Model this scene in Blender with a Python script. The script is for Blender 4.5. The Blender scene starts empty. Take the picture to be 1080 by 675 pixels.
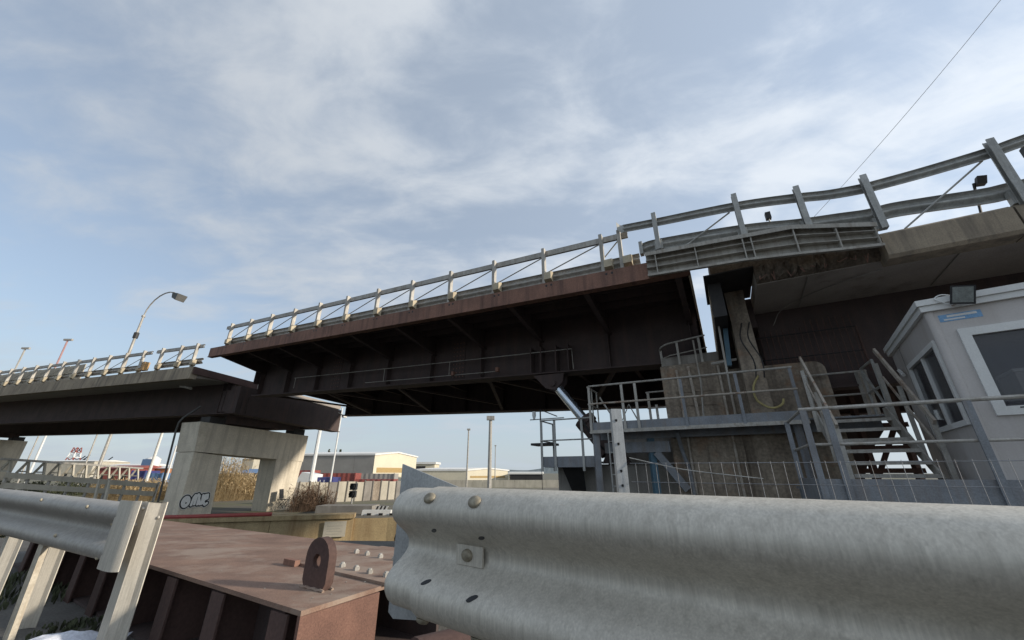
import bpy, math, random
from mathutils import Vector as V, geometry
from math import radians, sin, cos, pi

# ------------------------------------------------------------------ camera, sky, sun, exposure
sc = bpy.context.scene
C = sc.collection
cam = bpy.data.objects.new('camera', bpy.data.cameras.new('camera')); C.objects.link(cam)
cam.data.sensor_width = 36; cam.data.lens = 13.33
cam.data.clip_start = 0.02; cam.data.clip_end = 9000
PITCH = 22.0
cam.location = (0, 0, 0); cam.rotation_euler = (radians(90 + PITCH), 0, 0)
sc.camera = cam

SUN_AZ = -12.0      # degrees from +X towards +Y
SUN_EL = 19.0
sd = V((cos(radians(SUN_EL))*cos(radians(SUN_AZ)), cos(radians(SUN_EL))*sin(radians(SUN_AZ)), sin(radians(SUN_EL))))
sun = bpy.data.objects.new('sun', bpy.data.lights.new('sun', 'SUN')); C.objects.link(sun)
sun.data.energy = 3.4; sun.data.angle = radians(3.0); sun.data.color = (1.0, 0.90, 0.76)
sun.rotation_euler = sd.to_track_quat('Z', 'Y').to_euler()
sun.location = (30, 2, 30)

w = bpy.data.worlds.new('World'); sc.world = w; w.use_nodes = True
nt = w.node_tree; nt.nodes.clear()
def N(t, **k):
    n = nt.nodes.new(t)
    for a_, b_ in k.items(): setattr(n, a_, b_)
    return n
def L(a_, b_): nt.links.new(a_, b_)
out = N('ShaderNodeOutputWorld'); bg = N('ShaderNodeBackground'); bg.inputs[1].default_value = 0.13
sky = N('ShaderNodeTexSky'); sky.sky_type = 'NISHITA'; sky.sun_disc = False
sky.sun_elevation = radians(SUN_EL); sky.sun_rotation = radians(90 - SUN_AZ)
sky.air_density = 1.0; sky.dust_density = 0.6; sky.ozone_density = 1.5
tc = N('ShaderNodeTexCoord'); sep = N('ShaderNodeSeparateXYZ'); L(tc.outputs['Generated'], sep.inputs[0])
# project the direction on a cloud layer
mz = N('ShaderNodeMath', operation='ADD'); L(sep.outputs[2], mz.inputs[0]); mz.inputs[1].default_value = 0.22
mx = N('ShaderNodeMath', operation='MAXIMUM'); L(mz.outputs[0], mx.inputs[0]); mx.inputs[1].default_value = 0.08
dx = N('ShaderNodeMath', operation='DIVIDE'); L(sep.outputs[0], dx.inputs[0]); L(mx.outputs[0], dx.inputs[1])
dy = N('ShaderNodeMath', operation='DIVIDE'); L(sep.outputs[1], dy.inputs[0]); L(mx.outputs[0], dy.inputs[1])
cmb = N('ShaderNodeCombineXYZ'); L(dx.outputs[0], cmb.inputs[0]); L(dy.outputs[0], cmb.inputs[1])
mp = N('ShaderNodeMapping'); L(cmb.outputs[0], mp.inputs[0]); mp.inputs['Rotation'].default_value = (0, 0, radians(35)); mp.inputs['Scale'].default_value = (1.0, 1.7, 1); mp.inputs['Location'].default_value = (3.3, 1.2, 0)
n1 = N('ShaderNodeTexNoise'); L(mp.outputs[0], n1.inputs['Vector']); n1.inputs['Scale'].default_value = 0.9; n1.inputs['Detail'].default_value = 9; n1.inputs['Roughness'].default_value = 0.55; n1.inputs['Distortion'].default_value = 0.5
n2 = N('ShaderNodeTexNoise'); L(mp.outputs[0], n2.inputs['Vector']); n2.inputs['Scale'].default_value = 3.4; n2.inputs['Detail'].default_value = 8; n2.inputs['Roughness'].default_value = 0.58; n2.inputs['Distortion'].default_value = 0.35
ad = N('ShaderNodeMath', operation='MULTIPLY_ADD'); L(n2.outputs[0], ad.inputs[0]); ad.inputs[1].default_value = 0.6; L(n1.outputs[0], ad.inputs[2])
rp = N('ShaderNodeValToRGB'); L(ad.outputs[0], rp.inputs[0])
rp.color_ramp.elements[0].position = 0.69; rp.color_ramp.elements[0].color = (0.50, 0.50, 0.50, 1)
rp.color_ramp.elements[1].position = 1.0; rp.color_ramp.elements[1].color = (0.86, 0.86, 0.86, 1)
rp.color_ramp.interpolation = 'EASE'
# cloud brightness: brighter towards the veiled sun
dt = N('ShaderNodeVectorMath', operation='DOT_PRODUCT'); L(tc.outputs['Generated'], dt.inputs[0]); dt.inputs[1].default_value = sd
mr = N('ShaderNodeMapRange'); L(dt.outputs['Value'], mr.inputs[0]); mr.inputs[1].default_value = -0.5; mr.inputs[2].default_value = 1.0; mr.inputs[3].default_value = 3.9; mr.inputs[4].default_value = 6.5
cc = N('ShaderNodeMix', data_type='RGBA', blend_type='MULTIPLY'); cc.inputs[0].default_value = 1.0
veil = N('ShaderNodeMix', data_type='RGBA'); L(rp.outputs[0], veil.inputs[0])
veil.inputs[6].default_value = (0.53, 0.68, 0.87, 1); veil.inputs[7].default_value = (0.96, 1.0, 1.04, 1)
L(veil.outputs[2], cc.inputs[6]); L(mr.outputs[0], cc.inputs[7])
mixc = N('ShaderNodeMix', data_type='RGBA'); L(rp.outputs[0], mixc.inputs[0])
L(sky.outputs[0], mixc.inputs[6]); L(cc.outputs[2], mixc.inputs[7])
hz_ = N('ShaderNodeMapRange'); L(sep.outputs[2], hz_.inputs[0]); hz_.interpolation_type = 'SMOOTHSTEP'
hz_.inputs[1].default_value = 0.0; hz_.inputs[2].default_value = 0.34; hz_.inputs[3].default_value = 0.72; hz_.inputs[4].default_value = 0.0
bank = N('ShaderNodeMix', data_type='RGBA'); L(hz_.outputs[0], bank.inputs[0]); L(mixc.outputs[2], bank.inputs[6]); bank.inputs[7].default_value = (2.75, 3.25, 3.75, 1)   # grey haze bank low down
L(bank.outputs[2], bg.inputs[0]); L(bg.outputs[0], out.inputs[0])

sc.view_settings.view_transform = 'Standard'; sc.view_settings.look = 'None'
sc.view_settings.exposure = 0.42; sc.view_settings.gamma = 1.0; sc.view_settings.use_curve_mapping = False
sc.cycles.max_bounces = 6

random.seed(7)
# ------------------------------------------------------------------ frames of the place
TH = radians(28.3)
H0 = V((2.23, 8.35, 0)); AX = V((-cos(TH), sin(TH), 0)); NX = V((sin(TH), cos(TH), 0)); ZZ = V((0, 0, 1))
def B(s, n, z): return H0 + AX*s + NX*n + ZZ*z                   # bridge frame: s along the leaf to its tip, n across
T2 = radians(20.0)
L0 = V((-15.45, 17.87, 0)); AL = V((-cos(T2), sin(T2), 0)); NL = V((sin(T2), cos(T2), 0))
def LB(s, n, z): return L0 + AL*s + NL*n + ZZ*z                  # far approach span frame
_cp, _sp = cos(radians(PITCH)), sin(radians(PITCH))
def at(u, v, y):                                                 # a sight line of the survey photo followed to distance y
    d = (u-540)/400; e = (337.5-v)/400
    r = V((d, _cp - e*_sp, _sp + e*_cp)); return r*(y/r.y)

# ------------------------------------------------------------------ materials
def mat(name, c1, c2=None, scale=4.0, rough=0.7, metal=0.0, bump=0.1, streak=None, streak_amt=0.5, streak_scale=3.0, fine=60.0, fine_amt=0.15, blotch=None, blotch_pos=0.62, stretch=(1, 1, 1), spec=0.4):
    m = bpy.data.materials.new(name); m.use_nodes = True
    t = m.node_tree; nd = t.nodes; lk = t.links
    bs = nd['Principled BSDF']; bs.inputs['Roughness'].default_value = rough; bs.inputs['Metallic'].default_value = metal
    bs.inputs['Specular IOR Level'].default_value = spec
    c2 = c2 or tuple(x*0.75 for x in c1)
    g = nd.new('ShaderNodeNewGeometry')
    mpn = nd.new('ShaderNodeMapping'); mpn.inputs['Scale'].default_value = stretch; lk.new(g.outputs['Position'], mpn.inputs[0])
    a = nd.new('ShaderNodeTexNoise'); a.inputs['Scale'].default_value = scale; a.inputs['Detail'].default_value = 6; a.inputs['Roughness'].default_value = 0.6
    lk.new(mpn.outputs[0], a.inputs['Vector'])
    r1 = nd.new('ShaderNodeValToRGB'); r1.color_ramp.elements[0].position = 0.33; r1.color_ramp.elements[1].position = 0.68
    r1.color_ramp.elements[0].color = (*c2, 1); r1.color_ramp.elements[1].color = (*c1, 1); lk.new(a.outputs[0], r1.inputs[0])
    col = r1.outputs[0]
    f = nd.new('ShaderNodeTexNoise'); f.inputs['Scale'].default_value = fine; f.inputs['Detail'].default_value = 3
    lk.new(g.outputs['Position'], f.inputs['Vector'])
    if fine_amt:
        mr_ = nd.new('ShaderNodeMapRange'); mr_.inputs[1].default_value = 0.3; mr_.inputs[2].default_value = 0.7
        mr_.inputs[3].default_value = 1-fine_amt; mr_.inputs[4].default_value = 1+fine_amt; lk.new(f.outputs[0], mr_.inputs[0])
        x = nd.new('ShaderNodeMix'); x.data_type = 'RGBA'; x.blend_type = 'MULTIPLY'; x.inputs[0].default_value = 1
        lk.new(col, x.inputs[6]); lk.new(mr_.outputs[0], x.inputs[7]); col = x.outputs[2]
    if streak:
        m2 = nd.new('ShaderNodeMapping'); m2.inputs['Scale'].default_value = (streak_scale, streak_scale, streak_scale*0.07); lk.new(g.outputs['Position'], m2.inputs[0])
        s_ = nd.new('ShaderNodeTexNoise'); s_.inputs['Scale'].default_value = 1.6; s_.inputs['Detail'].default_value = 7; s_.inputs['Roughness'].default_value = 0.65; lk.new(m2.outputs[0], s_.inputs['Vector'])
        r2 = nd.new('ShaderNodeValToRGB'); r2.color_ramp.elements[0].position = 0.47; r2.color_ramp.elements[1].position = 0.68
        r2.color_ramp.elements[0].color = (0, 0, 0, 1); r2.color_ramp.elements[1].color = (streak_amt,)*3 + (1,); lk.new(s_.outputs[0], r2.inputs[0])
        x = nd.new('ShaderNodeMix'); x.data_type = 'RGBA'; lk.new(r2.outputs[0], x.inputs[0]); lk.new(col, x.inputs[6]); x.inputs[7].default_value = (*streak, 1); col = x.outputs[2]
    if blotch:
        s_ = nd.new('ShaderNodeTexNoise'); s_.inputs['Scale'].default_value = scale*0.45; s_.inputs['Detail'].default_value = 8; s_.inputs['Roughness'].default_value = 0.7; lk.new(mpn.outputs[0], s_.inputs['Vector'])
        r2 = nd.new('ShaderNodeValToRGB'); r2.color_ramp.elements[0].position = blotch_pos-0.07; r2.color_ramp.elements[1].position = blotch_pos+0.06
        r2.color_ramp.elements[0].color = (0, 0, 0, 1); r2.color_ramp.elements[1].color = (0.85,)*3 + (1,); lk.new(s_.outputs[0], r2.inputs[0])
        x = nd.new('ShaderNodeMix'); x.data_type = 'RGBA'; lk.new(r2.outputs[0], x.inputs[0]); lk.new(col, x.inputs[6]); x.inputs[7].default_value = (*blotch, 1); col = x.outputs[2]
    lk.new(col, bs.inputs['Base Color'])
    if bump:
        b = nd.new('ShaderNodeBump'); b.inputs['Strength'].default_value = bump; b.inputs['Distance'].default_value = 0.02
        x = nd.new('ShaderNodeMath'); x.operation = 'MULTIPLY_ADD'; lk.new(f.outputs[0], x.inputs[0]); x.inputs[1].default_value = 0.3; lk.new(a.outputs[0], x.inputs[2])
        lk.new(x.outputs[0], b.inputs['Height']); lk.new(b.outputs[0], bs.inputs['Normal'])
    return m

def spangle(m):                                          # zinc crystals, fine rolling lines, scratches and specks
    t = m.node_tree; nd = t.nodes; lk = t.links; bs = nd['Principled BSDF']; src = bs.inputs['Base Color'].links[0].from_socket
    g = nd.new('ShaderNodeNewGeometry')
    v = nd.new('ShaderNodeTexVoronoi'); v.inputs['Scale'].default_value = 110; lk.new(g.outputs['Position'], v.inputs['Vector'])
    bw = nd.new('ShaderNodeRGBToBW'); lk.new(v.outputs['Color'], bw.inputs[0])
    a = nd.new('ShaderNodeMapRange'); lk.new(bw.outputs[0], a.inputs[0]); a.inputs[3].default_value = 0.95; a.inputs[4].default_value = 1.05
    mp_ = nd.new('ShaderNodeMapping'); mp_.inputs['Scale'].default_value = (260, 260, 9); mp_.inputs['Rotation'].default_value = (0.25, 0.2, 0); lk.new(g.outputs['Position'], mp_.inputs[0])
    n_ = nd.new('ShaderNodeTexNoise'); n_.inputs['Scale'].default_value = 1; n_.inputs['Detail'].default_value = 4; lk.new(mp_.outputs[0], n_.inputs['Vector'])
    b = nd.new('ShaderNodeMapRange'); lk.new(n_.outputs[0], b.inputs[0]); b.inputs[1].default_value = 0.3; b.inputs[2].default_value = 0.7; b.inputs[3].default_value = 0.88; b.inputs[4].default_value = 1.10
    ab = nd.new('ShaderNodeMath'); ab.operation = 'MULTIPLY'; lk.new(a.outputs[0], ab.inputs[0]); lk.new(b.outputs[0], ab.inputs[1])
    x = nd.new('ShaderNodeMix'); x.data_type = 'RGBA'; x.blend_type = 'MULTIPLY'; x.inputs[0].default_value = 1; lk.new(src, x.inputs[6]); lk.new(ab.outputs[0], x.inputs[7])
    s_ = nd.new('ShaderNodeTexNoise'); s_.inputs['Scale'].default_value = 38; s_.inputs['Detail'].default_value = 5; s_.inputs['Roughness'].default_value = 0.8; lk.new(g.outputs['Position'], s_.inputs['Vector'])
    r = nd.new('ShaderNodeValToRGB'); r.color_ramp.elements[0].position = 0.70; r.color_ramp.elements[1].position = 0.76; r.color_ramp.elements[1].color = (.8, .8, .8, 1); lk.new(s_.outputs[0], r.inputs[0])
    y = nd.new('ShaderNodeMix'); y.data_type = 'RGBA'; lk.new(r.outputs[0], y.inputs[0]); lk.new(x.outputs[2], y.inputs[6]); y.inputs[7].default_value = (0.16, 0.12, 0.085, 1)
    lk.new(y.outputs[2], bs.inputs['Base Color'])
GALV_NEAR = mat('galvanised_near', (0.60, 0.56, 0.485), (0.50, 0.465, 0.40), scale=3, rough=0.52, metal=0.3, bump=0.0, streak=(0.34, 0.31, 0.26), streak_amt=0.45, streak_scale=34, fine=240, fine_amt=0.05, blotch=(0.45, 0.415, 0.355), blotch_pos=0.62)
spangle(GALV_NEAR)
GALV_PLATE = mat('galvanised_plate', (0.42, 0.43, 0.43), (0.33, 0.34, 0.345), scale=9, rough=0.48, metal=0.5, bump=0.0, streak=(0.48, 0.49, 0.49), streak_amt=0.6, streak_scale=30, fine=150)
GALV = mat('galvanised', (0.43, 0.43, 0.405), (0.30, 0.30, 0.285), scale=5, rough=0.55, metal=0.3, bump=0.05, streak=(0.2, 0.19, 0.17), streak_amt=0.5, streak_scale=8)
GALV_OLD = mat('galvanised_old', (0.46, 0.44, 0.40), (0.32, 0.305, 0.275), scale=4, rough=0.6, metal=0.2, streak=(0.2, 0.15, 0.1), streak_amt=0.5, streak_scale=8)
BLOCK = mat('spacer_block_zinc', (0.52, 0.45, 0.32), (0.38, 0.33, 0.24), scale=6, rough=0.6, streak=(0.3, 0.2, 0.1), streak_amt=0.4)
GALV_DULL = mat('galvanised_dull', (0.40, 0.375, 0.335), (0.32, 0.30, 0.27), scale=3, rough=0.55, metal=0.2, bump=0.0, streak=(0.25, 0.225, 0.19), streak_amt=0.5, streak_scale=20)
RUST_MID = mat('weathering_steel_mid', (0.10, 0.058, 0.048), (0.07, 0.042, 0.036), scale=2, rough=0.85)  # on the box stiffeners the side's shade is part of this colour
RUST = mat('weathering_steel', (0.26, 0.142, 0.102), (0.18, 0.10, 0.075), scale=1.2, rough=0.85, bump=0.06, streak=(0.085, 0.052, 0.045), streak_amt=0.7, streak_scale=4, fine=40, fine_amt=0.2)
RUST_DARK = mat('weathering_steel_dark', (0.085, 0.062, 0.058), (0.058, 0.044, 0.042), scale=1.5, rough=0.85, streak=(0.11, 0.07, 0.06), streak_amt=0.5, streak_scale=3)  # darker copy of the steel; shade of undersides and box webs is in the colour
RUST_BOX = mat('weathering_steel_box', (0.265, 0.168, 0.122), (0.175, 0.11, 0.082), scale=3.4, rough=0.8, bump=0.12, fine=150, fine_amt=0.2, blotch=(0.31, 0.24, 0.19), blotch_pos=0.56, stretch=(1, 1.6, 1))
RUST_ORANGE = mat('weathering_steel_orange', (0.185, 0.098, 0.072), (0.125, 0.066, 0.05), scale=6, rough=0.8, bump=0.1, fine=140, fine_amt=0.2)
CONC = mat('concrete_pier', (0.68, 0.61, 0.49), (0.57, 0.51, 0.41), scale=1.4, rough=0.9, bump=0.15, streak=(0.34, 0.30, 0.24), streak_amt=0.6, streak_scale=2.2, fine=30, blotch=(0.46, 0.40, 0.30), blotch_pos=0.62)
CONC_EDGE = mat('concrete_fascia', (0.35, 0.29, 0.21), (0.24, 0.195, 0.145), scale=1.5, rough=0.9, streak=(0.13, 0.11, 0.09), streak_amt=0.8, streak_scale=3)
CONC_BROWN = mat('concrete_stained', (0.35, 0.295, 0.23), (0.22, 0.18, 0.14), scale=1.7, rough=0.92, bump=0.35, streak=(0.085, 0.066, 0.052), streak_amt=0.85, streak_scale=1.9, blotch=(0.28, 0.155, 0.085), blotch_pos=0.60, fine=18, fine_amt=0.25)
CONC_DARK = mat('concrete_dark_brown', (0.15, 0.12, 0.09), (0.09, 0.072, 0.055), scale=3, rough=0.95, bump=0.4, fine=22, fine_amt=0.3)  # dark brown tone for the broken edge and kerb
CONC_SOFFIT = mat('concrete_soffit', (0.36, 0.32, 0.285), (0.28, 0.25, 0.22), scale=1.1, rough=0.95, blotch=(0.12, 0.10, 0.085), blotch_pos=0.66)
CONC_WALL = mat('concrete_quay', (0.47, 0.36, 0.20), (0.36, 0.27, 0.15), scale=1.2, rough=0.9, bump=0.2, streak=(0.22, 0.14, 0.07), streak_amt=0.7, streak_scale=1.6, fine=20)
CONC_LIGHT = mat('concrete_light', (0.50, 0.46, 0.38), (0.4, 0.37, 0.3), scale=1, rough=0.9, streak=(0.3, 0.27, 0.22), streak_amt=0.5, streak_scale=2)
CONC_GREY = mat('concrete_grey', (0.30, 0.28, 0.25), (0.22, 0.205, 0.185), scale=1.4, rough=0.9, streak=(0.15, 0.13, 0.11), streak_amt=0.6, streak_scale=3)
GREY_COVER = mat('grey_cover_paint', (0.42, 0.40, 0.355), (0.33, 0.31, 0.275), scale=2.5, rough=0.65, streak=(0.17, 0.135, 0.10), streak_amt=0.6, streak_scale=6)
STEEL_BLUEGREY = mat('platform_bluegrey', (0.23, 0.245, 0.265), (0.17, 0.18, 0.195), scale=4, rough=0.55, metal=0.15, streak=(0.2, 0.14, 0.09), streak_amt=0.35, streak_scale=6)
STEEL_RUSTY = mat('platform_rusty_tube', (0.46, 0.41, 0.35), (0.32, 0.28, 0.23), scale=8, rough=0.65, metal=0.15, blotch=(0.2, 0.1, 0.055), blotch_pos=0.6)
STEEL_BLUE = mat('blue_painted_steel', (0.08, 0.16, 0.22), (0.06, 0.12, 0.16), scale=4, rough=0.5)
CHROME = mat('chromed_rod', (0.62, 0.68, 0.74), (0.55, 0.6, 0.66), scale=3, rough=0.22, metal=0.9, bump=0)
DARK = mat('dark_steel', (0.03, 0.028, 0.028), (0.018, 0.017, 0.017), rough=0.6)
DARKGREY = mat('dark_grey_paint', (0.10, 0.10, 0.095), rough=0.6)
BLACKP = mat('black_plastic', (0.02, 0.02, 0.022), rough=0.45)
WHITEP = mat('white_paint', (0.72, 0.72, 0.70), (0.62, 0.62, 0.6), scale=2, rough=0.45, bump=0.02, fine_amt=0.05)
CABIN = mat('cabin_panel', (0.54, 0.51, 0.49), (0.47, 0.44, 0.42), scale=0.9, rough=0.55, bump=0.03, fine_amt=0.04, streak=(0.38, 0.34, 0.3), streak_amt=0.45, streak_scale=2.6)
GLASS = mat('window_glass', (0.10, 0.10, 0.115), (0.085, 0.085, 0.1), scale=0.6, rough=0.05, bump=0, fine_amt=0, spec=0.8)
GLASS.node_tree.nodes['Principled BSDF'].inputs['Alpha'].default_value = 0.4
LAMPGLASS = mat('lamp_glass', (0.22, 0.24, 0.23), (0.15, 0.16, 0.15), scale=14, rough=0.15, bump=0)
STICKER = mat('faded_blue_print', (0.22, 0.40, 0.62), (0.16, 0.32, 0.52), scale=14, rough=0.5)
BLUEP = mat('blue_print', (0.12, 0.21, 0.36), (0.10, 0.17, 0.29), scale=8, rough=0.5)
NAVY = mat('navy_trailer', (0.05, 0.055, 0.19), (0.04, 0.045, 0.14), rough=0.5)
REDP = mat('red_paint', (0.27, 0.075, 0.06), (0.20, 0.055, 0.045), rough=0.6)
PINKP = mat('red_pipe', (0.42, 0.09, 0.08), (0.32, 0.07, 0.06), rough=0.6)
ORANGE = mat('amber_plastic', (0.46, 0.28, 0.10), (0.36, 0.2, 0.08), scale=8, rough=0.5)
YELLOW = mat('yellow_hose', (0.42, 0.36, 0.16), (0.34, 0.28, 0.12), scale=8, rough=0.6)
CREAM = mat('cream_cladding', (0.64, 0.58, 0.44), (0.57, 0.52, 0.4), scale=0.4, rough=0.7, bump=0)
GREYCLAD = mat('grey_cladding', (0.30, 0.285, 0.26), (0.25, 0.235, 0.215), scale=0.4, rough=0.7, bump=0)
TAN = mat('tan_band', (0.42, 0.29, 0.12), rough=0.7, bump=0)
ROOFW = mat('white_roof', (0.72, 0.71, 0.68), (0.62, 0.61, 0.58), scale=0.3, rough=0.7, bump=0)
GROUND = mat('dirt_ground', (0.17, 0.155, 0.125), (0.11, 0.1, 0.08), scale=0.5, rough=0.95, bump=0.3, blotch=(0.13, 0.13, 0.06), blotch_pos=0.55)
ASPHALT = mat('asphalt', (0.062, 0.06, 0.057), (0.042, 0.04, 0.038), scale=3, rough=0.9, bump=0.3, fine=200, fine_amt=0.3)
QUAY = mat('quay_paving', (0.13, 0.125, 0.115), (0.085, 0.08, 0.072), scale=2.5, rough=0.95, bump=0.4, fine=60, fine_amt=0.3)
WATER = mat('canal_water', (0.03, 0.045, 0.04), rough=0.12, scale=1.5, bump=0.15, fine_amt=0)
REED = mat('dry_reed', (0.56, 0.43, 0.25), (0.38, 0.28, 0.15), scale=1.5, rough=0.9, bump=0, fine=9, fine_amt=0.3)
SCRUB = mat('dry_scrub', (0.20, 0.13, 0.085), (0.12, 0.08, 0.055), scale=3, rough=0.9, bump=0)
LEAF = mat('leaf', (0.075, 0.085, 0.042), (0.042, 0.05, 0.026), scale=3, rough=0.8, bump=0)
BARK = mat('bark', (0.12, 0.09, 0.065), rough=0.9)
HILL = mat('hill', (0.16, 0.19, 0.2), rough=1, scale=0.002, bump=0)
PLASTIC = mat('plastic_sheet', (0.66, 0.68, 0.74), (0.54, 0.56, 0.63), scale=14, rough=0.35, bump=0.3)
WOOD = mat('pale_strut', (0.50, 0.45, 0.36), (0.40, 0.35, 0.27), scale=9, rough=0.7, streak=(0.3, 0.22, 0.14), streak_amt=0.5, streak_scale=20)
GRAFW = mat('graffiti_silver', (0.80, 0.79, 0.76), (0.70, 0.69, 0.66), scale=6, rough=0.8)
GRAFB = mat('graffiti_black', (0.02, 0.02, 0.02), rough=0.8)
BOLT = mat('old_bolt', (0.32, 0.285, 0.215), (0.22, 0.19, 0.14), scale=60, rough=0.55, metal=0.3)
PALEPINK = mat('faded_pink_paint', (0.42, 0.25, 0.24), rough=0.6)
CABLE = mat('grey_cable', (0.16, 0.165, 0.17), rough=0.6, bump=0)
TERRACOTTA = mat('orange_wall', (0.45, 0.2, 0.1), rough=0.8)

# ------------------------------------------------------------------ mesh helpers
class MB:
    def __init__(s): s.v = []; s.f = []
    def add(s, vs, fs):
        o = len(s.v); s.v += [V(x) for x in vs]; s.f += [tuple(i+o for i in q) for q in fs]; return s
    def hexa(s, p):                                # 8 points: bottom ring 0-3, top ring 4-7
        return s.add(p, [(3, 2, 1, 0), (4, 5, 6, 7), (0, 1, 5, 4), (1, 2, 6, 5), (2, 3, 7, 6), (3, 0, 4, 7)])
    def fbox(s, F, s0, s1, n0, n1, z0, z1):        # box in a frame function
        return s.hexa([F(s0, n0, z0), F(s1, n0, z0), F(s1, n1, z0), F(s0, n1, z0), F(s0, n0, z1), F(s1, n0, z1), F(s1, n1, z1), F(s0, n1, z1)])
    def bar(s, p, q, wd, ht, up=ZZ):               # rectangular bar p->q, wd across, ht along up
        p, q = V(p), V(q); d = (q-p).normalized(); x = d.cross(V(up))
        if x.length < 1e-4: x = d.cross(V((1, 0, 0)))
        x.normalize(); y = x.cross(d); x = x*wd/2; y = y*ht/2
        return s.hexa([p-x-y, p+x-y, p+x+y, p-x+y, q-x-y, q+x-y, q+x+y, q-x+y])
    def tube(s, pts, r, k=8, cap=True):
        pts = [V(p) for p in pts]; rs = r if isinstance(r, (list, tuple)) else [r]*len(pts)
        o = len(s.v); m = len(pts); pre = None
        for i, p in enumerate(pts):
            d = (pts[min(i+1, m-1)] - pts[max(i-1, 0)]).normalized()
            if pre is None:
                x = d.cross(ZZ)
                if x.length < 1e-3: x = d.cross(V((1, 0, 0)))
            else: x = pre - d*pre.dot(d)
            x.normalize(); pre = x; y = d.cross(x)
            for j in range(k): a_ = 2*pi*j/k; s.v.append(p + (x*cos(a_) + y*sin(a_))*rs[i])
        for i in range(m-1):
            for j in range(k):
                s.f.append((o+i*k+j, o+i*k+(j+1) % k, o+(i+1)*k+(j+1) % k, o+(i+1)*k+j))
        if cap: s.f.append(tuple(o+j for j in reversed(range(k)))); s.f.append(tuple(o+(m-1)*k+j for j in range(k)))
        return s
    def prism(s, poly, d):                         # closed polygon extruded by vector d
        n = len(poly); d = V(d); o = len(s.v)
        s.v += [V(p) for p in poly] + [V(p)+d for p in poly]
        s.f.append(tuple(o+i for i in reversed(range(n)))); s.f.append(tuple(o+n+i for i in range(n)))
        for i in range(n): j = (i+1) % n; s.f.append((o+i, o+j, o+n+j, o+n+i))
        return s
    def sweep(s, prof, path, side, up=ZZ, closed=True):   # prof (h, d): h along up, d along side(i)
        o = len(s.v); k = len(prof); m = len(path)
        for i, p in enumerate(path):
            sv = side(i) if callable(side) else side
            for (h, d) in prof: s.v.append(V(p) + V(up)*h + V(sv)*d)
        for i in range(m-1):
            for j in range(k if closed else k-1):
                s.f.append((o+i*k+j, o+i*k+(j+1) % k, o+(i+1)*k+(j+1) % k, o+(i+1)*k+j))
        if closed: s.f.append(tuple(o+j for j in reversed(range(k)))); s.f.append(tuple(o+(m-1)*k+j for j in range(k)))
        return s
    def build(s, name, m, parent=None, smooth=False, origin=None, **tags):
        me = bpy.data.meshes.new(name)
        if parent is not None: org = V(parent['_o'])
        elif origin is not None: org = V(origin)
        else:
            xs = [v.x for v in s.v]; ys = [v.y for v in s.v]; zs = [v.z for v in s.v]
            org = V(((min(xs)+max(xs))/2, (min(ys)+max(ys))/2, min(zs)))
        me.from_pydata([v-org for v in s.v], [], s.f); me.update()
        import bmesh
        bm = bmesh.new(); bm.from_mesh(me); bmesh.ops.recalc_face_normals(bm, faces=bm.faces); bm.to_mesh(me); bm.free()
        me.materials.append(m)
        if smooth:
            for p in me.polygons: p.use_smooth = True
            try: me.set_sharp_from_angle(angle=radians(40))
            except Exception: pass
        o = bpy.data.objects.new(name, me); C.objects.link(o); o['_o'] = tuple(org)
        if parent is not None: o.parent = parent
        else: o.location = org
        for k_, v_ in tags.items(): o[k_] = v_
        return o
def thing(name, label, cat, loc, group=None):
    o = bpy.data.objects.new(name, None); C.objects.link(o); o.location = V(loc); o['_o'] = tuple(V(loc)); o.empty_display_size = 0.2
    o['label'] = label; o['category'] = cat
    if group: o['group'] = group
    return o
def clone(o, parent, off):                          # a copy of a part that shares its mesh, shifted by off
    c = o.copy(); C.objects.link(c); c.parent = parent
    c.location = V(o.location) + V(off)
    return c
def arc(c, r, a0, a1, k, x, y): return [V(c) + V(x)*r*cos(a0+(a1-a0)*i/k) + V(y)*r*sin(a0+(a1-a0)*i/k) for i in range(k+1)]
def densify(pts, step):
    r = [V(pts[0])]
    for a_, b_ in zip(pts[:-1], pts[1:]):
        a_, b_ = V(a_), V(b_); n = max(1, int((b_-a_).length/step))
        r += [a_ + (b_-a_)*(i/n) for i in range(1, n+1)]
    return r
def spline(pts, k=8):                               # Catmull-Rom through the points
    P = [V(p) for p in pts]; P = [P[0]*2-P[1]] + P + [P[-1]*2-P[-2]]; r = []
    for i in range(1, len(P)-2):
        for j in range(k):
            t = j/k; a_, b_, c_, d_ = P[i-1:i+3]
            r.append(0.5*((2*b_) + (c_-a_)*t + (2*a_-5*b_+4*c_-d_)*t*t + (3*b_-a_-3*c_+d_)*t**3))
    r.append(P[-2]); return r
# corrugated two-wave guardrail section, 310 mm high, as (height, projection)
_half = [(.155, .006), (.152, .026), (.143, .049), (.128, .067), (.108, .077), (.088, .078), (.070, .069), (.052, .048), (.036, .024), (.022, .008), (.010, .0)]
_front = _half + [(-h, d) for h, d in reversed(_half)]
def wprof(th=0.004, sc_=1.0, droop=0):
    bk = [(h*(1-0.02), d-th) for h, d in reversed(_front)]
    return [(h*sc_, d*sc_) for h, d in _front + bk]

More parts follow.
